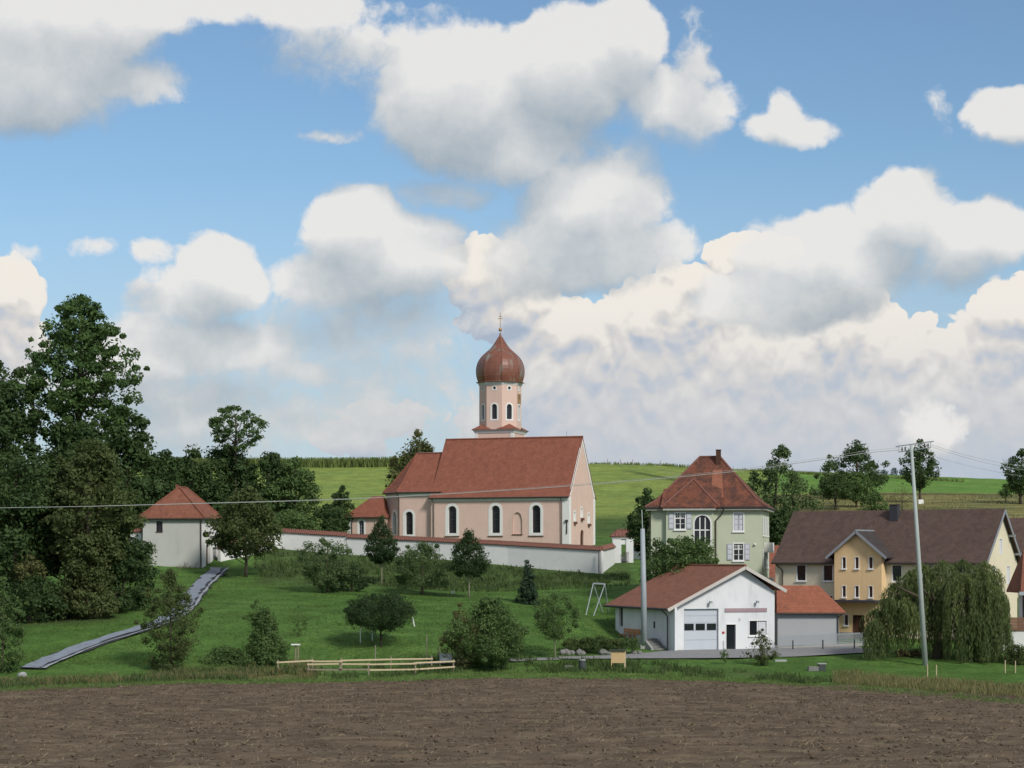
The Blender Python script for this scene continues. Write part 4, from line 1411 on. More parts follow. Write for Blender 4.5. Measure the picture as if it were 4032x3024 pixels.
yard4, tiles4 = yard_wall('churchyard_wall', back_w, 'stub of white tile-topped wall right of the white gateway, behind the tall grey mast')
lay_tiles(yard4, tiles4)

# ------------------------------------------------------------------ gatehouse
go_, gl_, gb_ = rot_frame(795, 262, 0, 8)
GW, GD = 7.9, 8.2
GE = 5.35; GB = -1.7; GR = 9.35
gate = thing('gatehouse', go_ + gl_ * 4 + gb_ * 4 + Vector((0, 0, -1.1)), 'grey-white gatehouse with hipped red tiled roof at the top of the path', 'house')
frg = Fr(go_ + gl_ * GW, -gl_)
w = Wall(gate, frg, [(0, GB), (GW, GB), (GW, GE), (0, GE)])
w.window(2.25, 3.55, .8, 1.3, depth=.2, sur=0, mat=M['wood_dark'], pane=M['glass'], bars=(1, 0), bar=.04, barmat=M['lead'], sill=True, sillmat=M['wood_dark'])
w.build('front_wall', M['gatewall'])
frs = Fr(go_, gb_)
w = Wall(gate, frs, [(0, GB), (GD, GB), (GD, GE), (0, GE)])
w.window(2.6, -1.1, 1.6, 2.9, depth=.25, sur=.08, mat=M['trim'], pane=M['wood_dark'], bars=(1, 0), bar=.05, barmat=M['wood_dark'], name='door', pane_name='door_leaf')
w.window(6.0, -1.1, 2.6, 2.6, depth=.2, sur=.08, mat=M['trim'], pane=M['concrete'], bars=(0, 3), bar=.03, barmat=M['gatewall'], name='garage_door', pane_name='door_leaf')
w.build('side_wall', M['trim'])
obj('rear_wall', *join_vf([wall_vf(Fr(go_ + gl_ * GW + gb_ * GD, -gb_), [(0, GB), (GD, GB), (GD, GE), (0, GE)], []),
                           wall_vf(Fr(go_ + gb_ * GD, gl_), [(0, GB), (GW, GB), (GW, GE), (0, GE)], [])]), M['gatewall'], gate)
ov = .5
cn = [go_ + gl_ * (GW + ov) - gb_ * ov, go_ - gl_ * ov - gb_ * ov, go_ - gl_ * ov + gb_ * (GD + ov), go_ + gl_ * (GW + ov) + gb_ * (GD + ov)]
vs = [Vector((p.x, p.y, GE - .05)) for p in cn]
cc = go_ + gl_ * GW / 2 + gb_ * GD / 2
vs += [Vector((q.x, q.y, GR)) for q in (cc - gb_ * 1.1, cc + gb_ * 2.2)]
gr = obj('roof', *slab_vf(vs, [(0, 1, 4), (1, 2, 5, 4), (2, 3, 5), (3, 0, 4, 5)], .16), M['gate_roof'], gate)
for a, b in ((0, 4), (1, 4), (2, 5), (4, 5)):
    obj('hip_tiles', *tube_vf([vs[a] + Vector((0, 0, .04)), vs[b] + Vector((0, 0, .04))], .12, 6), M['gate_roof'], gr)
obj('chimney', *box_vf(Fr(vs[4] + gl_ * .35, -gl_), -.15, .15, -.2, .35, -.3, .0), M['gate_roof'], gr)
obj('gutter', *tube_vf([vs[0] - Vector((0, 0, .15)), vs[1] - Vector((0, 0, .15)), vs[2] - Vector((0, 0, .15))], .08, 6), M['dark_metal'], gr)
downpipe(gate, [vs[1] + gl_ * .4 - Vector((0, 0, .2)), frg.p(GW - .12, GE - .7, .12), frg.p(GW - .12, GB, .1)], .07)
# debris by its wall
dpos = frg.p(6.4, 0, .8)
deb = thing('brushwood_heap', (dpos.x, dpos.y, zs(dpos.x, dpos.y)), 'small heap of brushwood against the front wall of the gatehouse', 'brushwood')
bl = []
rr = random.Random(4)
for k in range(26):
    a = dpos + Vector((rr.uniform(-1.2, 1.2), rr.uniform(-.4, .3), 0)); a.z = zs(a.x, a.y)
    obj('branch', *tube_vf([a, a + Vector((rr.uniform(-.7, .7), rr.uniform(-.2, .3), rr.uniform(.1, .8)))], .03, 4), M['old_wood'], deb)

# ------------------------------------------------------------------ pale green house
ho, hl, hb = rot_frame(3000, 222, 0, 11.5)
HW, HD = 12.2, 10.5
HB, HE, HR = -6.5, 5.72, 11.5
house = thing('green_house', ho + hl * 6 + hb * 5 + Vector((0, 0, -4.5)), 'pale green two-storey house with steep weathered hipped roof behind the fire station', 'house')
frh = Fr(ho + hl * HW, -hl)
bay0, bay1, bayp = 1.75, 6.95, .55
w = Wall(house, frh, [(0, HB), (HW, HB), (HW, HE), (0, HE)])


def casement(w, u, v, ww, hh, shutters=True, closed=False, top=True):
    fr = w.fr
    wd = w.window(u, v, ww, hh, depth=.16, sur=.14, mat=M['white_frame'], pane=M['glass_dark'], bars=(1, 0), bar=.09, sill=True)
    if top:
        obj('transom', *box_vf(fr, u - ww / 2, u + ww / 2, v + hh * .64, v + hh * .64 + .10, -.15, -.08), M['white_frame'], wd)
        lst = []
        for k in range(1, 5):
            x = u - ww / 2 + ww * k / 5
            lst.append(box_vf(fr, x - .02, x + .02, v + hh * .70, v + hh, -.145, -.10))
        lst.append(box_vf(fr, u - ww / 2, u + ww / 2, v + hh * .86, v + hh * .89, -.145, -.10))
        for b_ in lst: obj('glazing_bar', *b_, M['white_frame'], wd)
        obj('glazing_bar', *box_vf(fr, u - ww / 2, u + ww / 2, v + hh * .31, v + hh * .335, -.145, -.11), M['white_frame'], wd)
    for s in (-1, 1):
        if shutters:
            x0 = u + s * (ww / 2 + .16); x1 = x0 + s * .58
            if closed: x0, x1 = u + s * .01, u + s * ww / 2
            a, b = min(x0, x1), max(x0, x1)
            d = .02 if not closed else -.1
            sh = obj('shutter', *box_vf(fr, a, b, v - .03, v + hh + .03, d, d + .05), M['shutter'], w.th)
            for k in range(3):
                y0 = v + hh * (.05 + k * .32)
                obj('shutter_panel', *box_vf(fr, a + .09, b - .09, y0, y0 + hh * .25, d + .052, d + .066), M['shutter_panel'], sh)
    return wd


casement(w, 9.65, 3.1, 1.0, 1.85, closed=True, top=False)
casement(w, 9.65, -.12, 1.0, 1.75)
w.build('front_wall', M['green_wall'])
frb = Fr(frh.p(bay0, 0, bayp), frh.u)
bw = bay1 - bay0
w = Wall(house, frb, [(0, HB), (bw, HB), (bw, HE), (0, HE)])
casement(w, 1.55, 3.3, 1.05, 1.7)
w.window(4.0, 1.55, 1.75, 3.2, 'arch', depth=.18, sur=.16, mat=M['white_frame'], pane=M['glass_dark'], bars=(2, 1), bar=.12, sill=True, name='arched_window', label='arched stair window with small leaded panes')
w.build('bay_wall', M['green_wall'])
obj('bay_wall', *join_vf([wall_vf(Fr(frh.p(bay0, 0, 0), frh.n), [(0, HB), (bayp, HB), (bayp, HE), (0, HE)], []),
                          wall_vf(Fr(frh.p(bay1, 0, bayp), -frh.n), [(0, HB), (bayp, HB), (bayp, HE), (0, HE)], [])]), M['green_wall'], house)
frr = Fr(ho, hb)
w = Wall(house, frr, [(0, HB), (HD, HB), (HD, HE), (0, HE)])
for v_ in (2.7, -.9):
    for u_ in (2.0, 5.3, 8.5):
        w.window(u_, v_, 1.0, 1.8, depth=.16, sur=.14, mat=M['white_frame'], pane=M['glass_dark'], bars=(1, 1), bar=.08, sill=True)
        obj('shutter', *box_vf(frr, u_ - 1.2, u_ - .62, v_, v_ + 1.8, .02, .08), M['shutter_panel'], house)
w.build('side_wall', M['green_wall'])
obj('rear_wall', *join_vf([wall_vf(Fr(ho + hl * HW + hb * HD, -hb), [(0, HB), (HD, HB), (HD, HE), (0, HE)], []),
                           wall_vf(Fr(ho + hb * HD, hl), [(0, HB), (HW, HB), (HW, HE), (0, HE)], [])]), M['green_wall'], house)
for v_ in (.9, -3.0):
    bx_ = obj('balcony', *join_vf([box_vf(frr, 3.6, 7.0, v_ - .1, v_ + .9, .75, .82), box_vf(frr, 3.6, 7.0, v_ - .2, v_, 0, .82), box_vf(frr, 3.6, 3.66, v_, v_ + .9, 0, .8)]), M['white_frame'], house)
obj('wall_lamp', *lathe_vf(frh.p(11.45, 1.55, .12), [(.02, -.12), (.13, -.06), (.14, .06), (.02, .14)], 10), M['white_frame'], house)
# roof: hip with a flatter kick at the eaves, smaller hip over the bay
ov = .62
def rpt(a, d, z): return ho + hl * a + hb * d + Vector((0, 0, z))
lo = [rpt(HW + ov, -ov, HE), rpt(-ov, -ov, HE), rpt(-ov, HD + ov, HE), rpt(HW + ov, HD + ov, HE)]
rl = rpt(7.35, HD / 2, HR); rrt = rpt(5.1, HD / 2, HR)
def tow(p, q, f, z):
    r = p + (q - p) * f
    return Vector((r.x, r.y, z))
kz = HE + .85
mid = [tow(lo[0], rl, .22, kz), tow(lo[1], rrt, .22, kz), tow(lo[2], rrt, .22, kz), tow(lo[3], rl, .22, kz)]
vs = lo + mid + [rl, rrt]
fs = [(0, 1, 5, 4), (1, 2, 6, 5), (2, 3, 7, 6), (3, 0, 4, 7), (4, 5, 9, 8), (5, 6, 9), (6, 7, 8, 9), (7, 4, 8)]
hr = obj('roof', *slab_vf(vs, fs, .14), M['green_roof'], house)


def ridge_run(a, b, parent, rootl, m=None, step=.30):
    d = (b - a); n = max(1, int(d.length / step)); y = d.normalized()
    x = y.cross(Vector((0, 0, 1))).normalized(); z = x.cross(y)
    for k in range(n):
        o = bpy.data.objects.new('ridge_tile', RIDGET); C.objects.link(o); o.parent = parent
        o.matrix_local = Matrix.Translation(a + d * (k / n) + z * -.03 - rootl) @ Matrix((x, y, z)).transposed().to_4x4()


for a, b in ((0, 4), (4, 8), (1, 5), (5, 9), (8, 9)):
    ridge_run(vs[a], vs[b], hr, ORIG[house])
ba0 = HW - bay0; ba1 = HW - bay1
apx = rpt(7.75, 2.4, 8.9)
bl_ = [rpt(ba0 + .55, -ov - bayp, HE - .02), rpt(ba1 - .75, -ov - bayp, HE - .02), rpt(ba1 - .75, 1.6, HE + 2.0), rpt(ba0 + .55, 1.6, HE + 2.0)]
bmid = [tow(bl_[0], apx, .2, HE + .55), tow(bl_[1], apx, .2, HE + .55)]
bvs = bl_ + bmid + [apx, rpt(7.5, 4.2, 8.9)]
br_ = obj('bay_roof', *slab_vf(bvs, [(0, 1, 5, 4), (4, 5, 6), (1, 2, 7, 6, 5), (3, 0, 4, 6, 7)], .12), M['green_roof'], house)
for a, b in ((bl_[0], bmid[0]), (bmid[0], apx), (bl_[1], bmid[1]), (bmid[1], apx)):
    ridge_run(a, b, br_, ORIG[house])
ch0 = rpt(5.2, HD / 2 - .95, HR - 1.35)
cfr = Fr(ch0, -hl)
chm = obj('chimney', *box_vf(cfr, -.26, .26, 0, 2.0, -.52, .0), M['wood_dark'], hr)
obj('chimney_cap', *box_vf(cfr, -.31, .31, 2.0, 2.07, -.57, .05), M['dark_metal'], chm)
# re-laid brighter tiles running down from the chimney
def on_front(a, z):
    """point on the upper front slope at height z"""
    f = (z - kz) / (HR - kz)
    dlo = mid[1] + (mid[0] - mid[1]) * 0.5
    d0 = (mid[0] - ho).dot(hb); d1 = HD / 2
    return rpt(a, d0 + (d1 - d0) * f, z + .035)
z1, z2 = HR - 1.6, kz + .15
pv = [on_front(5.75, z1), on_front(4.75, z1), on_front(4.5, (z1 + z2) / 2), on_front(4.25, z2), on_front(5.2, z2), on_front(5.75, (z1 + z2) / 2)]
obj('patch_of_new_tiles', *slab_vf(pv, [(0, 5, 2, 1), (5, 4, 3, 2)], .02), M['new_tile'], hr, label='bright orange strip of newer tiles below the chimney')
obj('eaves_cornice', *join_vf([box_vf(frh, -ov + .1, HW + ov - .1, HE - .40, HE - .16, -.1, ov - .1), box_vf(frr, -ov + .1, HD + ov - .1, HE - .41, HE - .17, -.1, ov - .1), box_vf(frb, -.3, bw + .3, HE - .42, HE - .15, -.1, ov - .1)]), M['cornice'], house)
obj('gutter', *tube_vf([lo[0] - Vector((0, 0, .12)), lo[1] - Vector((0, 0, .12)), lo[2] - Vector((0, 0, .12))], .09, 6), M['dark_metal'], hr)
downpipe(house, [frh.p(bay1 + 1.2, HE - .15, ov), frh.p(bay1 + .8, HE - 1.0, .3), frh.p(bay1 + .22, HE - 1.5, .12), frh.p(bay1 + .22, HB, .1)], .075)
downpipe(house, [frh.p(-.1, HE - .3, .3), frh.p(-.06, HB, .12)], .05)

# ------------------------------------------------------------------ fire station
al = R(20)
fo_ = P(2645, 2562, 200)
FZ = fo_.z                                  # floor level
fu = Vector((math.cos(al), math.sin(al), 0)); fbk = Vector((-math.sin(al), math.cos(al), 0))
fo_.z = 0
FW, FD = 11.3, 14.2
ta = 7.7
zl_, zr_, za_ = FZ + 4.35, FZ + 5.75, FZ + 8.15
fire = thing('fire_station', fo_ + fu * 5.5 + fbk * 7 + Vector((0, 0, FZ)), 'white gabled fire station with grey garage door and clay tile roof', 'fire station')
frf = Fr(fo_, fu)
w = Wall(fire, frf, [(0, FZ - .5), (FW, FZ - .5), (FW, zr_), (ta, za_), (0, zl_)])
gd0 = 1.35
w.window(gd0 + 1.85, FZ, 3.75, 4.1, depth=.30, sur=.0, mat=M['fire_wall'], pane=M['door_grey'], bars=(0, 0), name='garage_door', pane_name='door_backing')
gdoor = [c for c in fire.children if c.name.startswith('garage_door')][0]
for k, (a, b) in enumerate(((0, 1.0), (1.0, 1.93), (1.93, 2.68), (2.68, 3.4), (3.4, 4.1))):
    obj('door_section', *box_vf(frf, gd0, gd0 + 3.7, FZ + a + .02, FZ + b - .005, -.285, -.24), M['door_grey'], gdoor)
for k in range(3):
    x0 = gd0 + .12 + k * 1.22
    obj('door_pane', *box_vf(frf, x0, x0 + 1.02, FZ + 1.97, FZ + 2.62, -.24, -.225), M['glass_dark'], gdoor)
w.window(6.45, FZ + .05, 1.05, 2.45, depth=.22, sur=.10, mat=M['white_frame'], pane=M['glass_dark'], bars=(0, 0), name='entrance_door', pane_name='door_leaf')
w.window(9.45, FZ + 1.42, 1.9, 1.42, depth=.16, sur=.10, mat=M['white_frame'], pane=M['glass_dark'], bars=(1, 0), bar=.12, sill=True)
w.build('gable_wall', M['fire_wall'])
wnd = [c for c in fire.children if c.name.startswith('window')][0]
obj('roller_blind', *box_vf(frf, 9.55, 10.38, FZ + 1.45, FZ + 2.82, -.14, -.12), M['shutter_panel'], wnd)
frl = Fr(fo_ + fbk * FD, -fbk)
w = Wall(fire, frl, [(0, FZ - .5), (FD, FZ - .5), (FD, zl_), (0, zl_)])
w.window(1.55, FZ + 2.0, .95, 2.0, depth=.18, sur=.06, mat=M['white_frame'], pane=M['glass_dark'], bars=(0, 0))
w.build('side_wall', M['fire_wall'])
obj('side_wall', *join_vf([wall_vf(Fr(fo_ + fu * FW, fbk), [(0, FZ - .5), (FD, FZ - .5), (FD, zr_), (0, zr_)], []),
                           wall_vf(Fr(fo_ + fu * FW + fbk * FD, -fu), [(0, FZ - .5), (FW, FZ - .5), (FW, zl_), (FW - ta, za_), (0, zr_)], [])]), M['fire_wall'], fire)
obj('corner_pilaster', *box_vf(Fr(fo_, -fbk, -fu), -.02, 1.0, FZ - .5, zl_ - .1, -.1, .12), M['fire_wall'], fire)
sl = (za_ - zl_) / ta
of_, ob_ = .75, 1.2
def fpt(a, d, z): return fo_ + fu * a + fbk * d + Vector((0, 0, z))
vs = [fpt(-.75, -of_, zl_ - .75 * sl + .22), fpt(ta, -of_, za_ + .22), fpt(FW + .95, -of_, za_ + .22 - (FW + .95 - ta) * sl * 1.06),
      fpt(-.75, FD + ob_, zl_ - .75 * sl + .22), fpt(ta, FD + ob_, za_ + .22), fpt(FW + .95, FD + ob_, za_ + .22 - (FW + .95 - ta) * sl * 1.06)]
frf_roof = obj('roof', *slab_vf(vs, [(0, 1, 4, 3), (1, 2, 5, 4)], .14), M['fire_roof'], fire)
obj('ridge_tiles', *tube_vf([vs[1] + Vector((0, 0, .02)), vs[4] + Vector((0, 0, .02))], .13, 6), M['fire_roof'], frf_roof)
dn = Vector((0, 0, -.20))
for a, b in ((0, 1), (1, 2)):
    obj('bargeboard', *beam_vf(vs[a] + dn - fbk * .02, vs[b] + dn - fbk * .02, .05, .32), M['fascia'], frf_roof)
    inn = [vs[a] + Vector((0, 0, -.16)), vs[b] + Vector((0, 0, -.16)), vs[b] + fbk * (of_ - .02) + Vector((0, 0, -.16)), vs[a] + fbk * (of_ - .02) + Vector((0, 0, -.16))]
    obj('soffit', *slab_vf(inn, [(0, 1, 2, 3)], .03), M['soffit'], frf_roof)
obj('gutter', *tube_vf([vs[0] + Vector((-.06, 0, -.12)), vs[3] + Vector((-.06, 0, -.12))], .11, 8), M['dark_metal'], frf_roof)
inn = [vs[0] + Vector((0, 0, -.17)), vs[0] + fu * .75 + Vector((0, 0, -.17)), vs[3] + fu * .75 + Vector((0, 0, -.17)), vs[3] + Vector((0, 0, -.17))]
obj('soffit', *slab_vf(inn, [(0, 1, 2, 3)], .03), M['soffit'], frf_roof)
downpipe(fire, [fpt(-.75, .7, zl_ - .4), fpt(-.3, .75, zl_ - .75), fpt(-.14, .75, zl_ - 1.0), fpt(-.14, .75, FZ - .3)], .06)
for x_ in (4.05, 9.2):
    lp = obj('floodlight', *box_vf(frf, x_ - .12, x_ + .12, FZ + 4.62, FZ + 4.86, .25, .55), M['galv'], fire)
    obj('lamp_arm', *tube_vf([frf.p(x_ - .12, FZ + 4.5, .0), frf.p(x_, FZ + 4.7, .3)], .03, 5), M['galv'], lp)
sg = obj('sign_board', *box_vf(frf, 5.75, 10.42, FZ + 3.72, FZ + 4.12, .0, .06), M['board'], fire, label='long grey-violet sign reading FEUERWEHR SAUGGART in pinkish letters')


def lettering(txt, fr, u0, u1, v0, h, w_, m, parent, name='lettering'):
    cu = bpy.data.curves.new(name, 'FONT'); cu.body = txt; cu.size = 1.0; cu.extrude = .02
    to = bpy.data.objects.new(name, cu); C.objects.link(to)
    bpy.context.view_layer.update()
    me = bpy.data.meshes.new_from_object(to.evaluated_get(bpy.context.evaluated_depsgraph_get()))
    bpy.data.objects.remove(to)
    xs = [v.co.x for v in me.vertices]; ys_ = [v.co.y for v in me.vertices]
    x0, x1, y0, y1 = min(xs), max(xs), min(ys_), max(ys_)
    o0 = ORIG[parent]
    for v in me.vertices:
        q = fr.p(u0 + (v.co.x - x0) / (x1 - x0) * (u1 - u0), v0 + (v.co.y - y0) / (y1 - y0) * h, w_ + v.co.z)
        v.co = q - o0
    me.materials.clear(); me.materials.append(m)
    o = bpy.data.objects.new(name, me); C.objects.link(o); o.parent = parent
    ORIG[o] = o0
    return o


lettering('FEUERWEHR SAUGGART', frf, 5.85, 10.32, FZ + 3.79, .26, .065, M['letters'], sg)
obj('notice_plate', *box_vf(frf, 7.3, 7.5, FZ + 2.82, FZ + 3.12, 0, .03), M['gatewall'], fire)
obj('alarm_box', *box_vf(frf, 5.5, 5.7, FZ + 1.62, FZ + 1.82, 0, .10), M['red'], fire)
obj('wall_plaque', *box_vf(frl, 9.9, 10.2, FZ + 2.1, FZ + 2.75, 0, .06), M['dark_metal'], fire)
obj('drain_pipe', *tube_vf([frf.p(5.6, FZ + .9, .06), frf.p(5.6, FZ, .06)], .03, 6), M['galv'], fire)
# steps and stone wing wall at its left corner
stp = thing('stone_steps', frl.p(FD - 1.5, FZ, .8), 'stone steps with sloping side wall at the left corner of the fire station', 'steps')
for k in range(5):
    obj('step', *box_vf(frl, FD - .9 - (k + 1) * .55, FD - .9 - k * .55, FZ - .3, FZ + .22 * (k + 1), .16, 1.7), M['stone'], stp)
sv_ = [frl.p(FD - .6, FZ - .2, 1.72), frl.p(FD - 4.4, FZ - .2, 1.72), frl.p(FD - 4.4, FZ + 1.35, 1.72), frl.p(FD - 2.9, FZ + 1.35, 1.72), frl.p(FD - .6, FZ + .25, 1.72)]
sv2 = [v - frl.n * -.22 for v in sv_]
obj('side_parapet', sv_ + sv2, [(4, 3, 2, 1, 0), (5, 6, 7, 8, 9), (0, 1, 6, 5), (1, 2, 7, 6), (2, 3, 8, 7), (3, 4, 9, 8), (4, 0, 5, 9)], M['plinth'], stp)
# orange bench against the side wall
bz0 = FZ + 1.35
bn = thing('wooden_bench', frl.p(4.6, zs(frl.p(4.6, 0).x, frl.p(4.6, 0).y), .5), 'orange wooden bench against the side wall of the fire station', 'bench')
gzz = zs(frl.p(4.6, 0, .6).x, frl.p(4.6, 0, .6).y)
gzz = max(gzz, FZ + .8)
for k in range(3):
    obj('seat_slat', *box_vf(frl, 2.9, 7.0, gzz + .44, gzz + .48, .35 + k * .15, .47 + k * .15), M['bench'], bn)
for k in range(2):
    obj('back_slat', *box_vf(frl, 2.9, 7.0, gzz + .62 + k * .24, gzz + .80 + k * .24, .24, .28), M['bench'], bn)
for x_ in (2.8, 4.2, 5.5, 6.8):
    obj('bench_support', *join_vf([box_vf(frl, x_ - .05, x_ + .05, gzz - .4, gzz + 1.05, .19, .24), box_vf(frl, x_ - .05, x_ + .05, gzz - .4, gzz + .44, .62, .72), box_vf(frl, x_ - .05, x_ + .05, gzz + .36, gzz + .44, .24, .62)]), M['bench'], bn)

# ------------------------------------------------------------------ ochre building with brown roof
yo, yl, yb = rot_frame(3872, 206, 0, 33)
YL, YW = 23.2, 10.2
YB, YE, YR = -9.0, -.35, 5.1
inn_ = thing('ochre_house', yo + yl * 11 + yb * 5 + Vector((0, 0, -8.2)), 'long cream house with ochre gabled bay and big brown tiled roof', 'house')
fry = Fr(yo + yl * YL, -yl)
w = Wall(inn_, fry, [(0, YB), (YL, YB), (YL, YE), (0, YE)])
for u_ in (3.05, 6.15, 13.9, 17.2, 20.5):
    w.window(u_, YE - 1.95, 1.0, 1.6, depth=.16, sur=.10, mat=M['white_frame'], pane=M['glass_dark'], bars=(0, 0), sill=True)
    w.window(u_, YE - 5.2, 1.0, 1.6, depth=.16, sur=.10, mat=M['white_frame'], pane=M['glass_dark'], bars=(0, 0), sill=True)
w.build('front_wall', M['cream_wall'])
frq = Fr(yo, yb)
w = Wall(inn_, frq, [(0, YB), (YW, YB), (YW, YE), (YW / 2, YR - .1), (0, YE)])
w.window(YW / 2, .55, .75, 1.5, depth=.14, sur=.05, mat=M['white_frame'], pane=M['shutter_panel'], bars=(0, 5), bar=.04, name='shuttered_window', pane_name='roller_blind')
for u_ in (3.0, 7.4):
    w.window(u_, -2.6, .85, 1.8, depth=.14, sur=.05, mat=M['white_frame'], pane=M['shutter_panel'], bars=(0, 6), bar=.04, name='shuttered_window', pane_name='roller_blind')
w.build('gable_wall', M['cream_wall'])
obj('rear_wall', *join_vf([wall_vf(Fr(yo + yb * YW, yl), [(0, YB), (YL, YB), (YL, YE), (0, YE)], []),
                           wall_vf(Fr(yo + yl * YL + yb * YW, -yb), [(0, YB), (YW, YB), (YW, YE), (YW / 2, YR - .1), (0, YE)], [])]), M['cream_wall'], inn_)
yr_ = gable_roof(inn_, yo, yl, yb, -.5, YL + .25, YW, YE + .1, YR + .1, kick=.6, over=.55, m=M['brown_roof'])
def ypt(a, d, z): return yo + yl * a + yb * d + Vector((0, 0, z))
obj('gutter', *tube_vf([ypt(-.4, -.6, YE - .15), ypt(YL + .2, -.6, YE - .15)], .09, 6), M['dark_metal'], yr_)
for s in (0, 1):
    d0 = -.5 if not s else YW + .5
    obj('bargeboard', *beam_vf(ypt(-.52, d0, YE - .35), ypt(-.52, YW / 2, YR - .12), .06, .30), M['zinc'], yr_)
for f in (.45, .8):
    d_ = YW / 2 + (YW / 2 + .2) * f
    z_ = YR - (YR - YE) * f - .25
    obj('purlin_end', *beam_vf(ypt(-.75, d_, z_), ypt(.1, d_, z_), .22, .26), M['zinc'], yr_)
chy = Fr(ypt(11.3, YW / 2 - 1.2, YR - 1.5), -yl)
cy_ = obj('chimney', *box_vf(chy, -.45, .45, 0, 2.1, -.8, 0), M['slate'], yr_)
obj('chimney_cap', *box_vf(chy, -.5, .5, 2.1, 2.18, -.85, .05), M['dark_metal'], cy_)
# ochre bay
ba, bb, bp_ = 7.4, 12.7, 1.2
frB = Fr(fry.p(ba, 0, bp_), fry.u)
bw = bb - ba
bE, bR = YE + 1.0, YE + 3.15
w = Wall(inn_, frB, [(0, YB), (bw, YB), (bw, bE), (bw / 2, bR), (0, bE)])
for u_ in (1.1, 2.55, 4.1):
    w.window(u_, YE - .65, .40, 1.15, depth=.22, sur=.06, mat=M['white_frame'], pane=M['wood_dark'], bars=(0, 0), sill=True, name='slit_window')
    w.window(u_, YE - 3.65, .40, 1.15, depth=.22, sur=.06, mat=M['white_frame'], pane=M['wood_dark'], bars=(0, 0), sill=True, name='slit_window')
w.window(1.35, YE - 6.6, .42, 1.05, depth=.22, sur=.06, mat=M['white_frame'], pane=M['wood_dark'], bars=(0, 0), sill=True, name='slit_window')
w.window(2.75, YE - 8.1, 1.15, 2.5, depth=.25, sur=.06, mat=M['wood_dark'], pane=M['wood_dark'], bars=(1, 0), bar=.05, barmat=M['wood_dark'], name='front_door', pane_name='door_leaf')
w.build('bay_wall', M['yellow_wall'])
obj('bay_wall', *join_vf([wall_vf(Fr(fry.p(ba, 0, 0), fry.n), [(0, YB), (bp_, YB), (bp_, bE), (0, bE)], []),
                          wall_vf(Fr(fry.p(bb, 0, bp_), -fry.n), [(0, YB), (bp_, YB), (bp_, bE), (0, bE)], [])]), M['yellow_wall'], inn_)
obj('plinth', *box_vf(frB, 0, 2.1, YB, YE - 7.35, .0, .05), M['plinth'], inn_)
obj('doorstep', *box_vf(frB, -.2, bw, YB, YE - 8.12, .02, 1.5), M['plinth'], inn_)
sl_ = (bR - bE) / (bw / 2)
rv = [frB.p(-.75, bE - .75 * sl_ + .12, .55), frB.p(bw / 2, bR + .12, .55), frB.p(bw + .75, bE - .75 * sl_ + .12, .55),
      frB.p(-.75, bE - .75 * sl_ + .12, -2.6), frB.p(bw / 2, bR + .12, -5.0), frB.p(bw + .75, bE - .75 * sl_ + .12, -2.6)]
br2 = obj('bay_roof', *slab_vf(rv, [(0, 1, 4, 3), (1, 2, 5, 4)], .12), M['bay_slate'], inn_)
for a, b in ((0, 1), (1, 2)):
    obj('bargeboard', *beam_vf(rv[a] + Vector((0, 0, -.12)) + fry.n * .03, rv[b] + Vector((0, 0, -.12)) + fry.n * .03, .05, .26), M['zinc'], br2)
obj('ridge_flashing', *tube_vf([rv[1] + Vector((0, 0, .02)), rv[4] + Vector((0, 0, .02))], .12, 6), M['zinc'], br2)
obj('door_canopy', *box_vf(frB, .35, bw - .1, YE - 4.2, YE - 3.95, 0, 1.5), M['slate'], inn_)
downpipe(inn_, [ypt(YL - .3, -.6, YE - .2), fry.p(.9, YE - .9, .15), fry.p(.9, YB, .12)], .07)

# ------------------------------------------------------------------ small annex with orange roof
ao = P(3062, 2500, 207); ao.z = 0
AW, AD, AB, AE, AR = 6.25, 4.6, -9.4, -5.35, -2.75
ann = thing('grey_annex', ao + Vector((3, 2, -8.6)), 'low grey annex with bright orange tiled roof right of the fire station', 'shed')
fra = Fr(ao, Vector((1, 0, 0)))
def apt(a, d, z): return ao + Vector((a, d, z))
obj('wall', *join_vf([wall_vf(fra, [(0, AB), (AW, AB), (AW, AE), (0, AE)], []), wall_vf(Fr(apt(AW, 0, 0), Vector((0, 1, 0))), [(0, AB), (AD, AB), (AD, AE), (0, AE)], []),
                      wall_vf(Fr(apt(0, AD, 0), Vector((0, -1, 0))), [(0, AB), (AD, AB), (AD, AE), (0, AE)], [])]), M['annex_wall'], ann)
vs = [apt(-.15, -.5, AE - .05), apt(AW + .6, -.5, AE - .05), apt(AW + .6, AD + .5, AE - .05), apt(-.15, AD + .5, AE - .05), apt(.2, AD / 2, AR), apt(AW - 1.7, AD / 2, AR)]
ar_ = obj('roof', *slab_vf(vs, [(0, 1, 5, 4), (1, 2, 5), (2, 3, 4, 5), (3, 0, 4)], .15), M['orange_roof'], ann)
obj('gutter', *tube_vf([vs[0] - Vector((0, 0, .18)), vs[1] - Vector((0, 0, .18))], .08, 6), M['dark_metal'], ar_)
downpipe(ann, [vs[1] + Vector((-.3, 0, -.2)), fra.p(AW - .12, AE - .6, .12), fra.p(AW - .12, AB, .1)], .06)

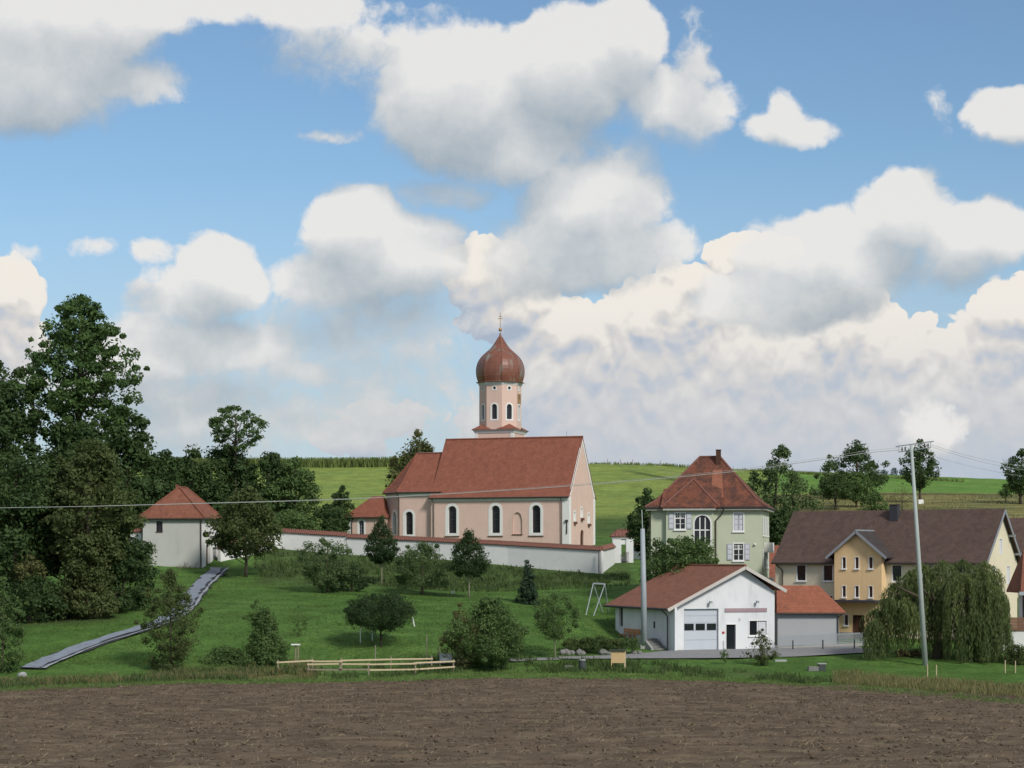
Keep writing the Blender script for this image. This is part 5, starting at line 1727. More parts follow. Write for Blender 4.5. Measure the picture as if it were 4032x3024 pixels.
# low barred fence in front of the annex
ff0 = on_ground(3062, 203); ff1 = on_ground(3440, 206)
fen = thing('bar_fence', ff0, 'low grey fence of thin upright bars in front of the grey annex', 'fence')
dv = (ff1 - ff0); fln = dv.length
frF = Fr(Vector((ff0.x, ff0.y, 0)), Vector((dv.x, dv.y, 0)))
flen = Vector((dv.x, dv.y, 0)).length
def fz_(u): return ff0.z + (ff1.z - ff0.z) * u / flen
bars = []
for k in range(int(flen / .115)):
    u_ = k * .115
    bars.append(box_vf(frF, u_, u_ + .035, fz_(u_) + .25, fz_(u_) + 1.35, -.02, .02))
o = obj('bars', *join_vf(bars), M['galv'], fen); o['kind'] = 'stuff'
obj('footing', [frF.p(0, fz_(0) - .3, .1), frF.p(flen, fz_(flen) - .3, .1), frF.p(flen, fz_(flen) + .28, .1), frF.p(0, fz_(0) + .28, .1), frF.p(flen, fz_(flen) + .28, -.1), frF.p(0, fz_(0) + .28, -.1)], [(0, 1, 2, 3), (3, 2, 4, 5)], M['plinth'], fen)
for v_ in (.4, 1.25):
    obj('rail', *tube_vf([frF.p(0, fz_(0) + v_, 0), frF.p(flen, fz_(flen) + v_, 0)], .025, 5), M['galv'], fen)
for px_ in (3122, 3240, 3364):
    q = on_ground(px_, 201.5)
    obj('bollard', *tube_vf([q - Vector((0, 0, .2)), q + Vector((0, 0, 1.0))], .07, 8), M['plastic_dark'], props(thing('bollard', q, {3122: 'leftmost of three dark posts before the bar fence', 3240: 'middle of three dark posts before the bar fence', 3364: 'rightmost of three dark posts before the bar fence'}[px_], 'post', 'posts before the bar fence')))

# red-roofed outbuilding between the green and ochre houses
ro = P(3015, 2300, 240); ro.z = 0
rb_ = thing('red_outbuilding', ro + Vector((2, 2, -6)), 'sliver of a red-roofed outbuilding between the green house and the brown roof', 'shed')
frr_ = Fr(ro, Vector((1, .15, 0)))
obj('wall', *box_vf(frr_, 0, 6, -8, -2.6, -4.5, 0), M['wood_dark'], rb_)
vs = [frr_.p(-.3, -2.7, .5), frr_.p(6.3, -2.7, .5), frr_.p(6.3, 1.6, -2.3), frr_.p(-.3, 1.6, -2.3), frr_.p(6.3, -2.7, -5), frr_.p(-.3, -2.7, -5)]
obj('roof', *slab_vf(vs, [(0, 1, 2, 3), (3, 2, 4, 5)], .15), M['church_roof'], rb_)

# ------------------------------------------------------------------ buildings cut by the right edge
bo = P(3958, 2300, 232); bo.z = 0
bh = thing('brown_roofed_house', bo + Vector((6, 4, -6)), 'dark brown roof of a house behind the cream gable at the right edge', 'house')
frx = Fr(bo, Vector((.84, -.30, 0)))
obj('wall', *box_vf(frx, 0, 16, -8.5, .8, -8, 0), M['cream_wall'], bh)
vs = [frx.p(-.5, .7, .6), frx.p(16, .7, .6), frx.p(16, 4.75, -4), frx.p(-.5, 4.75, -4), frx.p(16, .7, -8.6), frx.p(-.5, .7, -8.6)]
obj('roof', *slab_vf(vs, [(0, 1, 2, 3), (3, 2, 4, 5)], .16), M['brown_roof'], bh)

to_ = P(4026, 2400, 198); to_.z = 0
tb = thing('terrace_house', to_ + Vector((4, 3, -8)), 'corner of a red-tiled house with brown terrace parapet at the right edge', 'house')
frt = Fr(to_, Vector((1, 0, 0)))
vs = [frt.p(-.35, -3.15, .7), frt.p(8, -3.15, .7), frt.p(8, .9, -3.6), frt.p(1.0, .9, -3.6), frt.p(-.35, -3.15, -5)]
obj('roof', *slab_vf(vs, [(0, 1, 2, 3), (4, 0, 3)], .18), M['gate_roof'], tb)
obj('gutter', *box_vf(frt, -.5, 8, -3.55, -3.2, .55, .75), M['galv'], tb)
obj('terrace_post', *box_vf(frt, .05, .22, -5.7, -3.3, .3, .45), M['wood_dark'], tb)
obj('terrace_recess', *box_vf(frt, .3, 8, -5.75, -3.4, -1.2, -.9), M['tarp'], tb, label='dark blue recess under the roof')
obj('awning', *join_vf([box_vf(frt, .3, 8, -3.75, -3.35, -.6, -.5)]), M['trim'], tb)
for k in range(9):
    obj('parapet_board', *box_vf(frt, -2.3, 8, -7.0 + k * .145, -6.87 + k * .145, .45, .52), M['brown_boards'], tb)
obj('base_wall', *box_vf(frt, -2.2, 8, -9.6, -7.02, -3, .40), M['wall_white'], tb)
obj('wall', *box_vf(frt, .6, 8, -7.0, -3.3, -4, -1.25), M['wall_white'], tb)

# ------------------------------------------------------------------ trees
def crown_profile(kind, t):
    if kind == 'round': return np.sqrt(np.clip(1 - (2 * t - 1) ** 2, 0, 1))
    if kind == 'dome': return np.sqrt(np.clip(1 - t ** 2, 0, 1)) * (.72 + .28 * np.clip(t * 4, 0, 1))
    if kind == 'oval': return np.sin(np.pi * np.clip(t, 0, 1) ** .8) ** .75
    if kind == 'cone': return (1 - t) ** .75 * np.clip(t * 7 + .45, 0, 1)
    if kind == 'drop': return np.clip(np.sin(np.pi * np.clip(t, 0, 1) ** .62), 0, 1) ** .8 * (1 - .25 * t)
    if kind == 'umbrella': return np.clip((1 - t) * 1.25, 0, 1) ** .55 * np.clip(.55 + t * 2.2, 0, 1)
    return np.ones_like(t)


def leaves(rs, centers, rads, per, leaf, tint_c, flat=.8, up=.35, shell=.42):
    n = len(centers)
    idx = np.repeat(np.arange(n), per)
    m = len(idx)
    d = rs.normal(size=(m, 3)); d /= np.linalg.norm(d, axis=1, keepdims=True)
    r = rs.random(m) ** shell
    pos = centers[idx] + d * (r * rads[idx])[:, None] * np.array([1, 1, flat])
    nrm = d * .7 + rs.normal(size=(m, 3)) * .45 + np.array([0, 0, up])
    nrm /= np.linalg.norm(nrm, axis=1, keepdims=True)
    a = np.cross(nrm, rs.normal(size=(m, 3))); a /= np.linalg.norm(a, axis=1, keepdims=True)
    b = np.cross(nrm, a)
    s = leaf * (.55 + .8 * rs.random(m))[:, None]
    V = np.stack([pos - a * s, pos - b * s * .55, pos + a * s, pos + b * s * .55], 1)
    tint = np.clip(tint_c[idx] * .55 + rs.random(m) * .55 - .05, 0, 1)
    return V.reshape(-1, 3), np.arange(m * 4).reshape(-1, 4), tint


def tree(name, label, cat, px, Y, top, bottom, width, kind='round', leaf='mid', size=.26, n=5000, clumps=60, cr=.26, group=None, seed=1,
         trunk=.16, limbs=10, lobes=.22, inner=.35, depthr=1.0, base=None, bark='bark', flat=.8, lean=0.0, offs=0.0, multi=1, shell=.42, fill=.4, wilds=.16):
    """px, top, bottom, width in photograph pixels at distance Y; stands on the ground there"""
    if Y < 242 and wilds: size *= .84; n = int(n * 1.35); wilds = max(wilds, .26); lobes *= 1.2
    rs = np.random.default_rng(seed)
    g = on_ground(px, Y)
    if base is not None: g.z = base
    s = Y / F
    zt, zb_ = (HY - top) * s - g.z, (HY - bottom) * s - g.z
    Rr = width * s / 2 * 1.12
    th = thing(name, g, label, cat, group)
    # clump centres
    t = rs.random(clumps * 6); keep = rs.random(len(t)) < crown_profile(kind, t) ** 1.4 + .06
    t = t[keep][:clumps]; k = len(t)
    t[0] = .985
    ang = rs.random(k) * 6.283
    ph = rs.random(6) * 6.28
    lob = 1 + lobes * (np.sin(ang * 2 + ph[0] + t * 3) * .5 + np.sin(ang * 3 + ph[1] - t * 5) * .5 + np.sin(t * 9 + ph[2]) * .35)
    crr = cr * Rr * (.5 + .9 * rs.random(k))
    rad = (inner + (1 - inner) * rs.random(k) ** .5) * np.maximum(crown_profile(kind, t) * Rr * lob - crr * .45, .02 * Rr)
    wild = rs.random(k) < wilds
    rad = np.where(wild, rad * 1.12 + .3 * crr, rad); crr = np.where(wild, crr * .6, crr)
    ztc = zb_ + (zt - zb_) * t
    ztc = np.clip(ztc, zb_ + crr * .4, zt - crr * flat * .8)
    cen = np.stack([rad * np.cos(ang) + offs * (ztc / max(zt, .1)) + lean * ztc, rad * np.sin(ang) * depthr, ztc], -1)
    V, Q, tint = leaves(rs, cen, crr, max(4, int(n * 1.5) // k), size * .82, rs.random(k), flat, shell=shell)
    # looser leaves filling between the clumps
    nf = int(n * fill)
    tf = rs.random(nf * 4); tf = tf[rs.random(len(tf)) < crown_profile(kind, tf)][:nf]; nf = len(tf)
    af = rs.random(nf) * 6.283
    lf_ = 1 + lobes * (np.sin(af * 2 + ph[0] + tf * 3) * .5 + np.sin(af * 3 + ph[1] - tf * 5) * .5 + np.sin(tf * 9 + ph[2]) * .35)
    rf_ = rs.random(nf) ** .5 * crown_profile(kind, tf) * Rr * lf_ * .92
    zf = zb_ + (zt - zb_) * tf * .96
    cf = np.stack([rf_ * np.cos(af) + offs * (zf / max(zt, .1)) + lean * zf, rf_ * np.sin(af) * depthr, zf], -1)
    V2, Q2, t2 = leaves(rs, cf, np.full(nf, .3), 1, size * .9, rs.random(nf), flat)
    Q = np.concatenate([Q, Q2 + len(V)]); V = np.concatenate([V, V2]); tint = np.concatenate([tint, t2])
    cw = bpy.data.objects.new('crown', np_mesh('crown', V, Q, L[leaf], tint)); C.objects.link(cw); cw.parent = th
    # trunk and limbs
    parts = []
    tb = max(zb_ + (zt - zb_) * .82, .3)
    for m in range(multi):
        ox = (m - (multi - 1) / 2) * trunk * 2.5
        pts, rads = [], []
        for i in range(6):
            f = i / 5
            pts.append(Vector((ox * (1 + f) + lean * tb * f + offs * f * .5 + rs.normal() * trunk * .25 * (0 < i), rs.normal() * trunk * .25 * (0 < i), -.25 + (tb + .25) * f)))
            rads.append(trunk * (1.25 - .75 * f) if i else trunk * 1.5)
        parts.append(tube_vf(pts, rads, 7))
    main = pts
    order = rs.permutation(k)[:limbs]
    for j in order:
        c = cen[j]
        f = float(np.clip((c[2] - .7 * math.hypot(c[0], c[1])) / max(tb, .1), .15, .97))
        i0 = min(int(f * 5), 4)
        a = main[i0] + (main[i0 + 1] - main[i0]) * (f * 5 - i0) if f < 1 else main[-1]
        e = Vector(c)
        md = a.lerp(e, .5) + Vector((0, 0, -.06 * (e - a).length))
        parts.append(tube_vf([a, md, e], [trunk * .34, trunk * .2, trunk * .06], 5, False))
    V, Fc = join_vf(parts)
    o = obj('trunk', [Vector(v) + g for v in V], Fc, M[bark], th, smooth=True)
    return th


GW_ = 'trees of the dark wood at the left'
tree('ash_tree', 'tallest tree of the left wood, loose crown standing against the sky', 'tree', 315, 224, 1162, 1800, 350, 'round', 'ash', .30, 15000, 190, .17, GW_, 11, .4, 30, .22, .2, flat=.7, fill=.22)
tree('ash_tree', 'thin outlying limb of foliage left of the tallest tree, against the cloud', 'tree', 130, 226, 1330, 1720, 170, 'oval', 'ash', .26, 1900, 44, .24, GW_, 12, .25, 14, .35, .2, flat=.7, fill=.1)
tree('ash_tree', 'dark leafy tree at the left edge, top ragged below the bright cloud', 'tree', 15, 222, 1420, 2050, 330, 'dome', 'dark', .34, 7500, 70, .26, GW_, 13, .4, 10)
tree('maple_tree', 'broad dark tree below the tallest one, left of the gatehouse', 'tree', 290, 222, 1660, 2250, 440, 'dome', 'dark', .34, 12000, 95, .24, GW_, 14, .4, 8)
tree('maple_tree', 'olive-green tree in front of the dark wood, left of the gatehouse', 'tree', 350, 214, 1730, 2330, 300, 'round', 'olive', .28, 10500, 100, .22, GW_, 15, .35, 8)
tree('maple_tree', 'dark tree with sloping right side between the tall tree and the gatehouse', 'tree', 500, 272, 1600, 2100, 290, 'dome', 'dark', .36, 8000, 70, .25, GW_, 16, .4, 8)
tree('maple_tree', 'small-topped dark tree right behind the gatehouse roof', 'tree', 650, 290, 1770, 2150, 230, 'dome', 'dark', .34, 5000, 46, .28, GW_, 17, .3, 8)
tree('maple_tree', 'dark leafy tree at the far left edge above the meadow', 'tree', 60, 215, 1780, 2350, 420, 'round', 'dark', .32, 10000, 80, .25, GW_, 18, .35, 8)
tree('hazel_shrub', 'mid-green shrub at the foot of the wood, near the gatehouse front', 'shrub', 470, 217, 2060, 2400, 260, 'dome', 'dark', .24, 6500, 60, .26, 'shrubs along the foot of the wood', 19, .12, 6, multi=3)
tree('hazel_shrub', 'dark shrub at the foot of the wood, left of the mid-green one', 'shrub', 330, 213, 2150, 2425, 260, 'dome', 'olive', .22, 5500, 55, .26, 'shrubs along the foot of the wood', 20, .12, 6, multi=3)
tree('hazel_shrub', 'yellowish shrub at the foot of the wood near the left edge', 'shrub', 115, 211, 2185, 2330, 120, 'round', 'gold', .20, 1500, 26, .3, 'shrubs along the foot of the wood', 21, .08, 6, multi=2)
tree('hazel_shrub', 'low dark shrub at the foot of the wood by the left edge of the meadow', 'shrub', 130, 212, 2260, 2440, 330, 'dome', 'dark', .22, 5500, 60, .24, 'shrubs along the foot of the wood', 22, .1, 6, multi=3)
tree('hazel_shrub', 'low rounded shrub hugging the lower corner of the gatehouse', 'shrub', 530, 250, 2140, 2270, 130, 'dome', 'dark', .22, 2000, 30, .28, 'shrubs along the foot of the wood', 23, .1, 6, multi=2)

GB_ = 'trees behind the churchyard'
tree('pine_tree', 'airy flat-crowned tree standing out against the sky left of the church', 'tree', 928, 300, 1598, 1775, 225, 'round', 'ash', .24, 3400, 80, .17, GB_, 31, .2, 36, .15, .3, flat=.6, fill=.06)
tree('maple_tree', 'dark dense tree below the airy flat-crowned one', 'tree', 900, 302, 1755, 2120, 300, 'dome', 'dark', .34, 7500, 66, .25, GB_, 32, .35, 6)
tree('maple_tree', 'dark tree left of the airy one, beside the gatehouse roof', 'tree', 760, 296, 1752, 2130, 200, 'oval', 'dark', .32, 4500, 46, .28, GB_, 33, .3, 6)
tree('maple_tree', 'mid-green tree at the right end of the wood, before the bright hill', 'tree', 1165, 298, 1800, 2090, 190, 'oval', 'mid', .28, 4500, 46, .26, GB_, 34, .25, 8)
tree('maple_tree', 'dark green tree between the airy one and the bright hill', 'tree', 1055, 300, 1778, 2090, 220, 'oval', 'dark', .30, 5200, 50, .26, GB_, 35, .3, 8)
tree('maple_tree', 'dark tree between the gatehouse roof and the tall wood, partly hidden', 'tree', 720, 305, 1820, 2150, 260, 'dome', 'dark', .34, 5000, 46, .28, GB_, 36, .3, 6)
tree('hazel_shrub', 'dark bush behind the white wall left of the sacristy', 'shrub', 1290, 296, 1985, 2110, 160, 'dome', 'dark', .24, 2800, 40, .26, 'bushes behind the churchyard wall', 37, .08, 6, multi=2)
tree('hazel_shrub', 'wide bush behind the white wall below the wood', 'shrub', 1150, 292, 2010, 2110, 230, 'dome', 'mid', .24, 3000, 44, .24, 'bushes behind the churchyard wall', 38, .08, 6, multi=2)
tree('spruce_tree', 'small dark tree standing left of the sacristy roof', 'tree', 1345, 306, 1912, 2090, 125, 'drop', 'dark', .26, 2600, 40, .28, GB_, 39, .14, 8)
tree('linden_tree', 'yellow-green tree top looking over the choir roof', 'tree', 1645, 330, 1692, 1960, 165, 'oval', 'gold', .32, 2600, 36, .28, GB_, 40, .22, 8)
tree('linden_tree', 'small yellow-green tree tip at the left edge of the choir roof', 'tree', 1555, 332, 1795, 1960, 75, 'oval', 'gold', .28, 900, 18, .34, GB_, 41, .14, 5)
tree('plum_tree', 'spreading tree in front of the gatehouse door and white wall', 'tree', 968, 254, 1915, 2185, 275, 'dome', 'olive', .24, 7500, 78, .22, None, 42, .16, 16, .3)
GL_ = 'trees on the lawn below the church'
tree('apple_tree', 'wide shaggy apple tree with drooping right side on the lawn', 'tree', 1290, 236, 2118, 2325, 200, 'round', 'apple', .17, 4200, 56, .24, GL_, 51, .12, 12, .3)
tree('apple_tree', 'low dark arching tree joined to the right side of the shaggy apple tree', 'tree', 1385, 238, 2228, 2320, 150, 'dome', 'globe', .16, 1600, 28, .26, GL_, 52, .1, 8, .3)
tree('apple_tree', 'shaggy apple tree between the two clipped trees', 'tree', 1662, 238, 2130, 2310, 235, 'dome', 'apple', .17, 4200, 56, .24, GL_, 53, .12, 12, .3)
tree('clipped_hornbeam', 'left of two clipped drop-shaped trees on thin trunks', 'tree', 1503, 248, 2028, 2216, 138, 'drop', 'globe', .14, 5200, 90, .22, GL_, 54, .07, 6, .05, bark='bark_pale', shell=.3, wilds=0)
tree('clipped_hornbeam', 'right of two clipped drop-shaped trees on thin trunks', 'tree', 1847, 234, 2080, 2272, 160, 'drop', 'globe', .13, 6000, 100, .21, GL_, 55, .07, 6, .05, bark='bark_pale', shell=.3, wilds=0)
tree('globe_maple', 'dense dark globe tree on a short trunk near the goal', 'tree', 1500, 193, 2335, 2482, 262, 'round', 'globe', .12, 9000, 120, .2, GL_, 56, .09, 10, .08, shell=.3, inner=.5, wilds=.05)
tree('young_tree', 'large bushy dark tree by the end of the rail fence', 'tree', 1930, 184.5, 2350, 2640, 285, 'oval', 'mid', .15, 10500, 110, .22, GL_, 57, .13, 16, .3, multi=2)
tree('young_tree', 'yellowing left part of the bushy tree by the rail fence', 'tree', 1818, 183.8, 2375, 2630, 130, 'oval', 'gold', .13, 2200, 36, .3, GL_, 58, .07, 8, .3)
tree('dwarf_spruce', 'small narrow bluish conifer below the white wall', 'tree', 2078, 228, 2205, 2392, 100, 'cone', 'conifer', .15, 3000, 54, .3, GL_, 59, .08, 6, .15)
tree('young_tree', 'young tree with pale staked trunk left of the fire station', 'tree', 2185, 190, 2335, 2515, 175, 'round', 'mid', .13, 3400, 56, .24, GL_, 60, .045, 12, .3, bark='bark_pale')
tree('young_tree', 'tall loose young tree in front of the winding path', 'tree', 672, 183, 2240, 2665, 235, 'oval', 'olive', .14, 6500, 90, .22, GL_, 61, .08, 18, .4, inner=.2)
tree('young_tree', 'pointed dark bush left of the rail fence', 'tree', 1040, 186, 2385, 2625, 200, 'cone', 'mid', .14, 6000, 80, .26, GL_, 62, .08, 10, .25)
tree('young_tree', 'light green leader shoot above the pointed dark bush', 'tree', 1010, 187, 2360, 2480, 70, 'oval', 'fresh', .12, 700, 16, .36, GL_, 63, .03, 6, .3)
tree('hazel_shrub', 'low wide bush left of the pointed dark bush', 'shrub', 890, 187, 2545, 2650, 190, 'dome', 'mid', .14, 3000, 46, .26, 'bushes along the field edge', 64, .05, 6, multi=3)
tree('sapling', 'thin light green sapling on the lawn above the bird table', 'tree', 1175, 197, 2385, 2500, 75, 'oval', 'fresh', .09, 420, 20, .28, GL_, 65, .022, 10, .3)
tree('alder_tree', 'dark tree cut by the left edge beside the end of the path', 'tree', 10, 182, 2270, 2690, 170, 'oval', 'mid', .15, 5200, 64, .25, GL_, 66, .1, 12, .3)
tree('hazel_shrub', 'loose bush with flower heads in front of the fire station window', 'shrub', 2998, 187, 2475, 2640, 105, 'oval', 'olive', .10, 1700, 36, .28, 'bushes along the field edge', 67, .03, 8, .4, multi=3)
tree('hazel_shrub', 'tiny loose shrub on the verge before the fire station door', 'shrub', 2853, 188, 2555, 2610, 42, 'oval', 'mid', .08, 260, 12, .34, 'bushes along the field edge', 68, .02, 4, .4)
tree('lilac_shrub', 'big rounded shrub between the fire station roof and the green house', 'shrub', 2705, 217.5, 2112, 2330, 300, 'dome', 'mid', .2, 6500, 76, .22, None, 69, .1, 10, .22, multi=3)
tree('lilac_shrub', 'darker left part of the big shrub by the green house', 'shrub', 2590, 221, 2120, 2330, 130, 'dome', 'dark', .2, 2600, 36, .28, None, 70, .08, 8, .25, multi=2)
tree('yew_tree', 'dark bushy tree at the left corner of the green house', 'tree', 2548, 246, 1922, 2200, 135, 'oval', 'dark', .24, 4200, 50, .28, None, 71, .12, 8, .25)
GH_ = 'orchard trees on the hill slope'
tree('pear_tree', 'tall loose orchard tree just right of the green house roof', 'tree', 3045, 262, 1750, 2150, 250, 'oval', 'apple', .23, 8000, 110, .2, GH_, 81, .2, 22, .35, offs=1.0, fill=.2)
tree('pear_tree', 'dark lower growth between the green house and the brown roof', 'tree', 3075, 256, 2000, 2200, 130, 'oval', 'dark', .24, 3000, 40, .28, GH_, 82, .12, 6)
tree('pear_tree', 'ragged tall orchard tree behind the small round apple tree', 'tree', 3375, 392, 1732, 1960, 220, 'oval', 'dark', .30, 3800, 66, .22, GH_, 83, .25, 24, .45, inner=.15, fill=.15)
tree('pear_tree', 'slim ragged orchard tree left of the taller ragged one', 'tree', 3265, 388, 1790, 1960, 75, 'oval', 'apple', .28, 900, 22, .34, GH_, 84, .14, 10, .4)
tree('apple_tree', 'small round apple tree with a clear trunk on the dry slope', 'tree', 3290, 352, 1868, 1962, 155, 'dome', 'dark', .22, 3200, 50, .24, GH_, 85, .17, 12, .2)
tree('apple_tree', 'round apple tree touching the small one on its right', 'tree', 3372, 358, 1858, 1975, 130, 'round', 'mid', .22, 2500, 40, .26, GH_, 86, .15, 10, .2)
tree('pear_tree', 'ragged upright orchard tree behind the right-hand power pole', 'tree', 3622, 372, 1728, 1925, 140, 'oval', 'dark', .28, 2600, 46, .26, GH_, 87, .2, 18, .4)
tree('pear_tree', 'orchard tree cut by the right edge of the picture', 'tree', 4018, 372, 1768, 1950, 150, 'oval', 'dark', .28, 2600, 46, .26, GH_, 88, .22, 18, .4, lean=.03)
tree('hazel_shrub', 'bush above the ridge of the brown roof, left of its chimney', 'shrub', 3440, 330, 1935, 2035, 120, 'dome', 'mid', .22, 1800, 30, .28, 'bushes on the dry slope', 89, .06, 6, multi=2)
tree('hazel_shrub', 'thin twiggy bush on the dry slope right of the brown roof chimney', 'shrub', 3552, 340, 1900, 2010, 80, 'oval', 'gold', .12, 260, 20, .3, 'bushes on the dry slope', 90, .05, 14, .3, multi=2)
tree('hazel_shrub', 'small bush beside the trunk of the tree at the right edge', 'shrub', 3960, 380, 1905, 1965, 60, 'oval', 'mid', .2, 500, 16, .32, 'bushes on the dry slope', 91, .05, 6, multi=2)
for k, (px_, tp, wd_) in enumerate(((3480, 1848, 40), (3520, 1843, 34), (3560, 1842, 44))):
    tree('far_tree', ('leftmost', 'middle', 'rightmost')[k] + ' of three faint far trees just over the hill crest', 'tree', px_, 900, tp, 1895, wd_, 'round', 'far', .5, 260, 16, .34, 'faint far trees over the crest', 95 + k, .2, 4, base=20.0)

# weeping willow: leafy strands hanging from arching limbs
rs = np.random.default_rng(5)
wY = 191.5
wg = on_ground(3690, wY)
wil = thing('weeping_willow', wg, 'big weeping willow with strands hanging to the grass before the ochre house', 'tree')
ws = wY / F
wtop = (HY - 2205) * ws - wg.z
WR = 262 * ws
# sub-crowns: px, top row, spread (px), depth offset, lowest row of their strands
SUBS = [(3640, 2225, 70, 1, 2560), (3720, 2212, 80, .5, 2600), (3800, 2208, 80, 1, 2640), (3868, 2215, 70, -1, 2640), (3905, 2248, 50, 1.5, 2630), (3590, 2250, 60, .5, 2540),
        (3530, 2300, 60, .5, 2560), (3490, 2355, 55, -1, 2570), (3455, 2400, 50, 1, 2575), (3440, 2440, 40, -1.5, 2590), (3770, 2260, 80, -2.4, 2640), (3680, 2290, 70, -1.0, 2540),
        (3850, 2290, 80, -3, 2645), (3550, 2360, 60, -1.5, 2520), (3620, 2300, 70, 3, 2560), (3800, 2260, 90, 3.4, 2620), (3915, 2330, 45, -1.5, 2645), (3800, 2400, 80, -3.8, 2650), (3880, 2420, 60, -3.8, 2650)]
pos, dirs, tt = [], [], []
for (bx, btop, bs, bd, blow) in SUBS:
    cx_ = (bx - CX) * ws - wg.x; cz_ = (HY - btop) * ws - wg.z; cr_ = bs * ws; zl0 = (HY - blow) * ws - wg.z
    tint_b = rs.random()
    for i in range(48):
        an = rs.random() * 6.283; r_ = cr_ * (.25 + .85 * rs.random())
        ln_ = (cz_ - zl0) * (rs.uniform(.45, 1.0) if rs.random() < .75 else rs.uniform(.25, .6))
        k = max(6, int((ln_ + r_) / .19))
        f = np.linspace(0, 1, k)
        g_ = np.minimum(f * (ln_ + r_) / (r_ * 1.3), 1)           # arch outwards first, then fall
        x = cx_ + np.cos(an) * r_ * np.sin(g_ * 1.5708) + .10 * np.sin(f * 6 + i) + .25 * f * (1 if bx > 3700 else -.6)
        y = bd + np.sin(an) * r_ * np.sin(g_ * 1.5708)
        z = cz_ - ln_ * f ** 1.25 - r_ * .25 * (1 - np.cos(g_ * 1.5708)) - rs.random() * .3
        z = np.maximum(z, .05)
        ts_ = np.clip(tint_b * .45 + rs.random() * .4, 0, 1)
        for rep_ in range(2):
            jx = rs.normal(size=(k, 3)) * np.array([.10, .10, .08])
            pos.append(np.stack([x, y, z], -1) + jx)
            d = np.stack([rs.normal(size=k) * .30 + np.cos(an) * .2 * (1 - f), rs.normal(size=k) * .3, -np.ones(k) * (.25 + .75 * np.minimum(f * 3, 1))], -1)
            dirs.append(d / np.linalg.norm(d, axis=1, keepdims=True))
            tt.append(np.clip(ts_ + rs.random(k) * .3, 0, 1))
pos = np.concatenate(pos); dirs = np.concatenate(dirs); tt = np.concatenate(tt)
sd_ = np.cross(dirs, rs.normal(size=dirs.shape)); sd_ /= np.linalg.norm(sd_, axis=1, keepdims=True)
ll = (.17 + .12 * rs.random(len(pos)))[:, None]; ww_ = (.028 + .022 * rs.random(len(pos)))[:, None]
V = np.stack([pos - dirs * ll, pos - sd_ * ww_, pos + dirs * ll, pos + sd_ * ww_], 1).reshape(-1, 3)
cw = bpy.data.objects.new('crown', np_mesh('crown', V, np.arange(len(V)).reshape(-1, 4), L['willow'], tt)); C.objects.link(cw); cw.parent = wil
parts = [tube_vf([Vector((0, 0, -.3)), Vector((.1, 0, 1.6)), Vector((.15, .1, 3.2))], [.55, .42, .35], 9)]
for k in range(16):
    a_ = k / 16 * 6.28 + rs.random() * .3
    R_ = WR * (.35 + .5 * rs.random())
    zt_ = wtop * math.sqrt(max(.05, 1 - (R_ / WR / 1.07) ** 2.6)) * .9
    parts.append(tube_vf([Vector((.1, 0, 2.4)), Vector((R_ * .4 * math.cos(a_), R_ * .32 * math.sin(a_), 2.4 + (zt_ - 2.4) * .75)), Vector((R_ * math.cos(a_), R_ * .8 * math.sin(a_), zt_))], [.26, .16, .05], 6, False))
V, Fc = join_vf(parts)
obj('trunk', [v + wg for v in V], Fc, M['bark'], wil, smooth=True)

# dark brush pile under the willow, shrubs at the right edge
bp0 = hit(3585, 2588)
br = thing('brush_pile', bp0, 'dark pile of cut branches under the willow left of the power pole', 'brushwood')
rr = random.Random(9)
for k in range(60):
    a = bp0 + Vector((rr.uniform(-1.3, 1.3), rr.uniform(-.5, .5), rr.uniform(0, .7)))
    d = Vector((rr.uniform(-1, 1), rr.uniform(-.4, .4), rr.uniform(-.3, .35)))
    obj('branch', *tube_vf([a - d * .6, a + d * .6], .035, 4), M['wood_dark'], br)
tree('hazel_shrub', 'low reddish-dark shrub by the right edge below the terrace wall', 'shrub', 4010, 186, 2535, 2620, 110, 'dome', 'olive', .12, 1500, 30, .28, 'bushes along the field edge', 97, .03, 6, .3, multi=2)

# planted bank with boulders left of the fire station
st_ = random.Random(12)
for k in range(16):
    px_ = 2215 + k * 20 + st_.uniform(-5, 5)
    q = on_ground(px_, 192.6 + k * .14)
    if 5 <= k <= 7 or k in (10, 12, 13): continue
    t_ = ['broad', 'small', 'flat', 'rounded'][k % 4]
    r0 = st_.uniform(.22, .42)
    bm = bmesh.new(); bmesh.ops.create_icosphere(bm, subdivisions=2, radius=1.0)
    for v in bm.verts:
        v.co *= 1 + st_.uniform(-.16, .16)
        v.co.x *= r0 * 1.35; v.co.y *= r0; v.co.z *= r0 * 1.0
    me = bpy.data.meshes.new('boulder'); bm.to_mesh(me); bm.free(); me.materials.append(M['stone'])
    o = bpy.data.objects.new('boulder', me); C.objects.link(o)
    o.location = q + Vector((0, 0, r0 * .45)); o.rotation_euler = (0, 0, st_.uniform(0, 3))
    ordn = ['first', 'second', 'third', 'fourth', 'fifth', 'sixth', 'seventh', 'eighth', 'ninth', 'tenth', 'eleventh', 'twelfth', 'thirteenth', 'fourteenth', 'fifteenth', 'sixteenth'][k]
    props(o, f'grey boulder edging the planted bank, {ordn} from the lawn end of the row', 'boulder', 'boulders edging the bank')
for k, (px_, wdt, lf, tp) in enumerate(((2262, 110, 'olive', 2508), (2360, 130, 'weed', 2505), (2460, 120, 'mid', 2510), (2310, 90, 'weed', 2512), (2415, 100, 'olive', 2514))):
    tree('ground_shrub', ['low brownish planting at the lawn end of the boulder row', 'low green planting above the middle of the boulder row', 'low dark planting at the mast end of the boulder row', 'low light planting left of the middle of the boulder row', 'low brownish planting right of the middle of the boulder row'][k], 'shrub', px_, 194.5, tp, 2556, wdt, 'dome', lf, .10, 1400, 34, .24, 'planting above the boulder row', 120 + k, .03, 5, .3, multi=2)

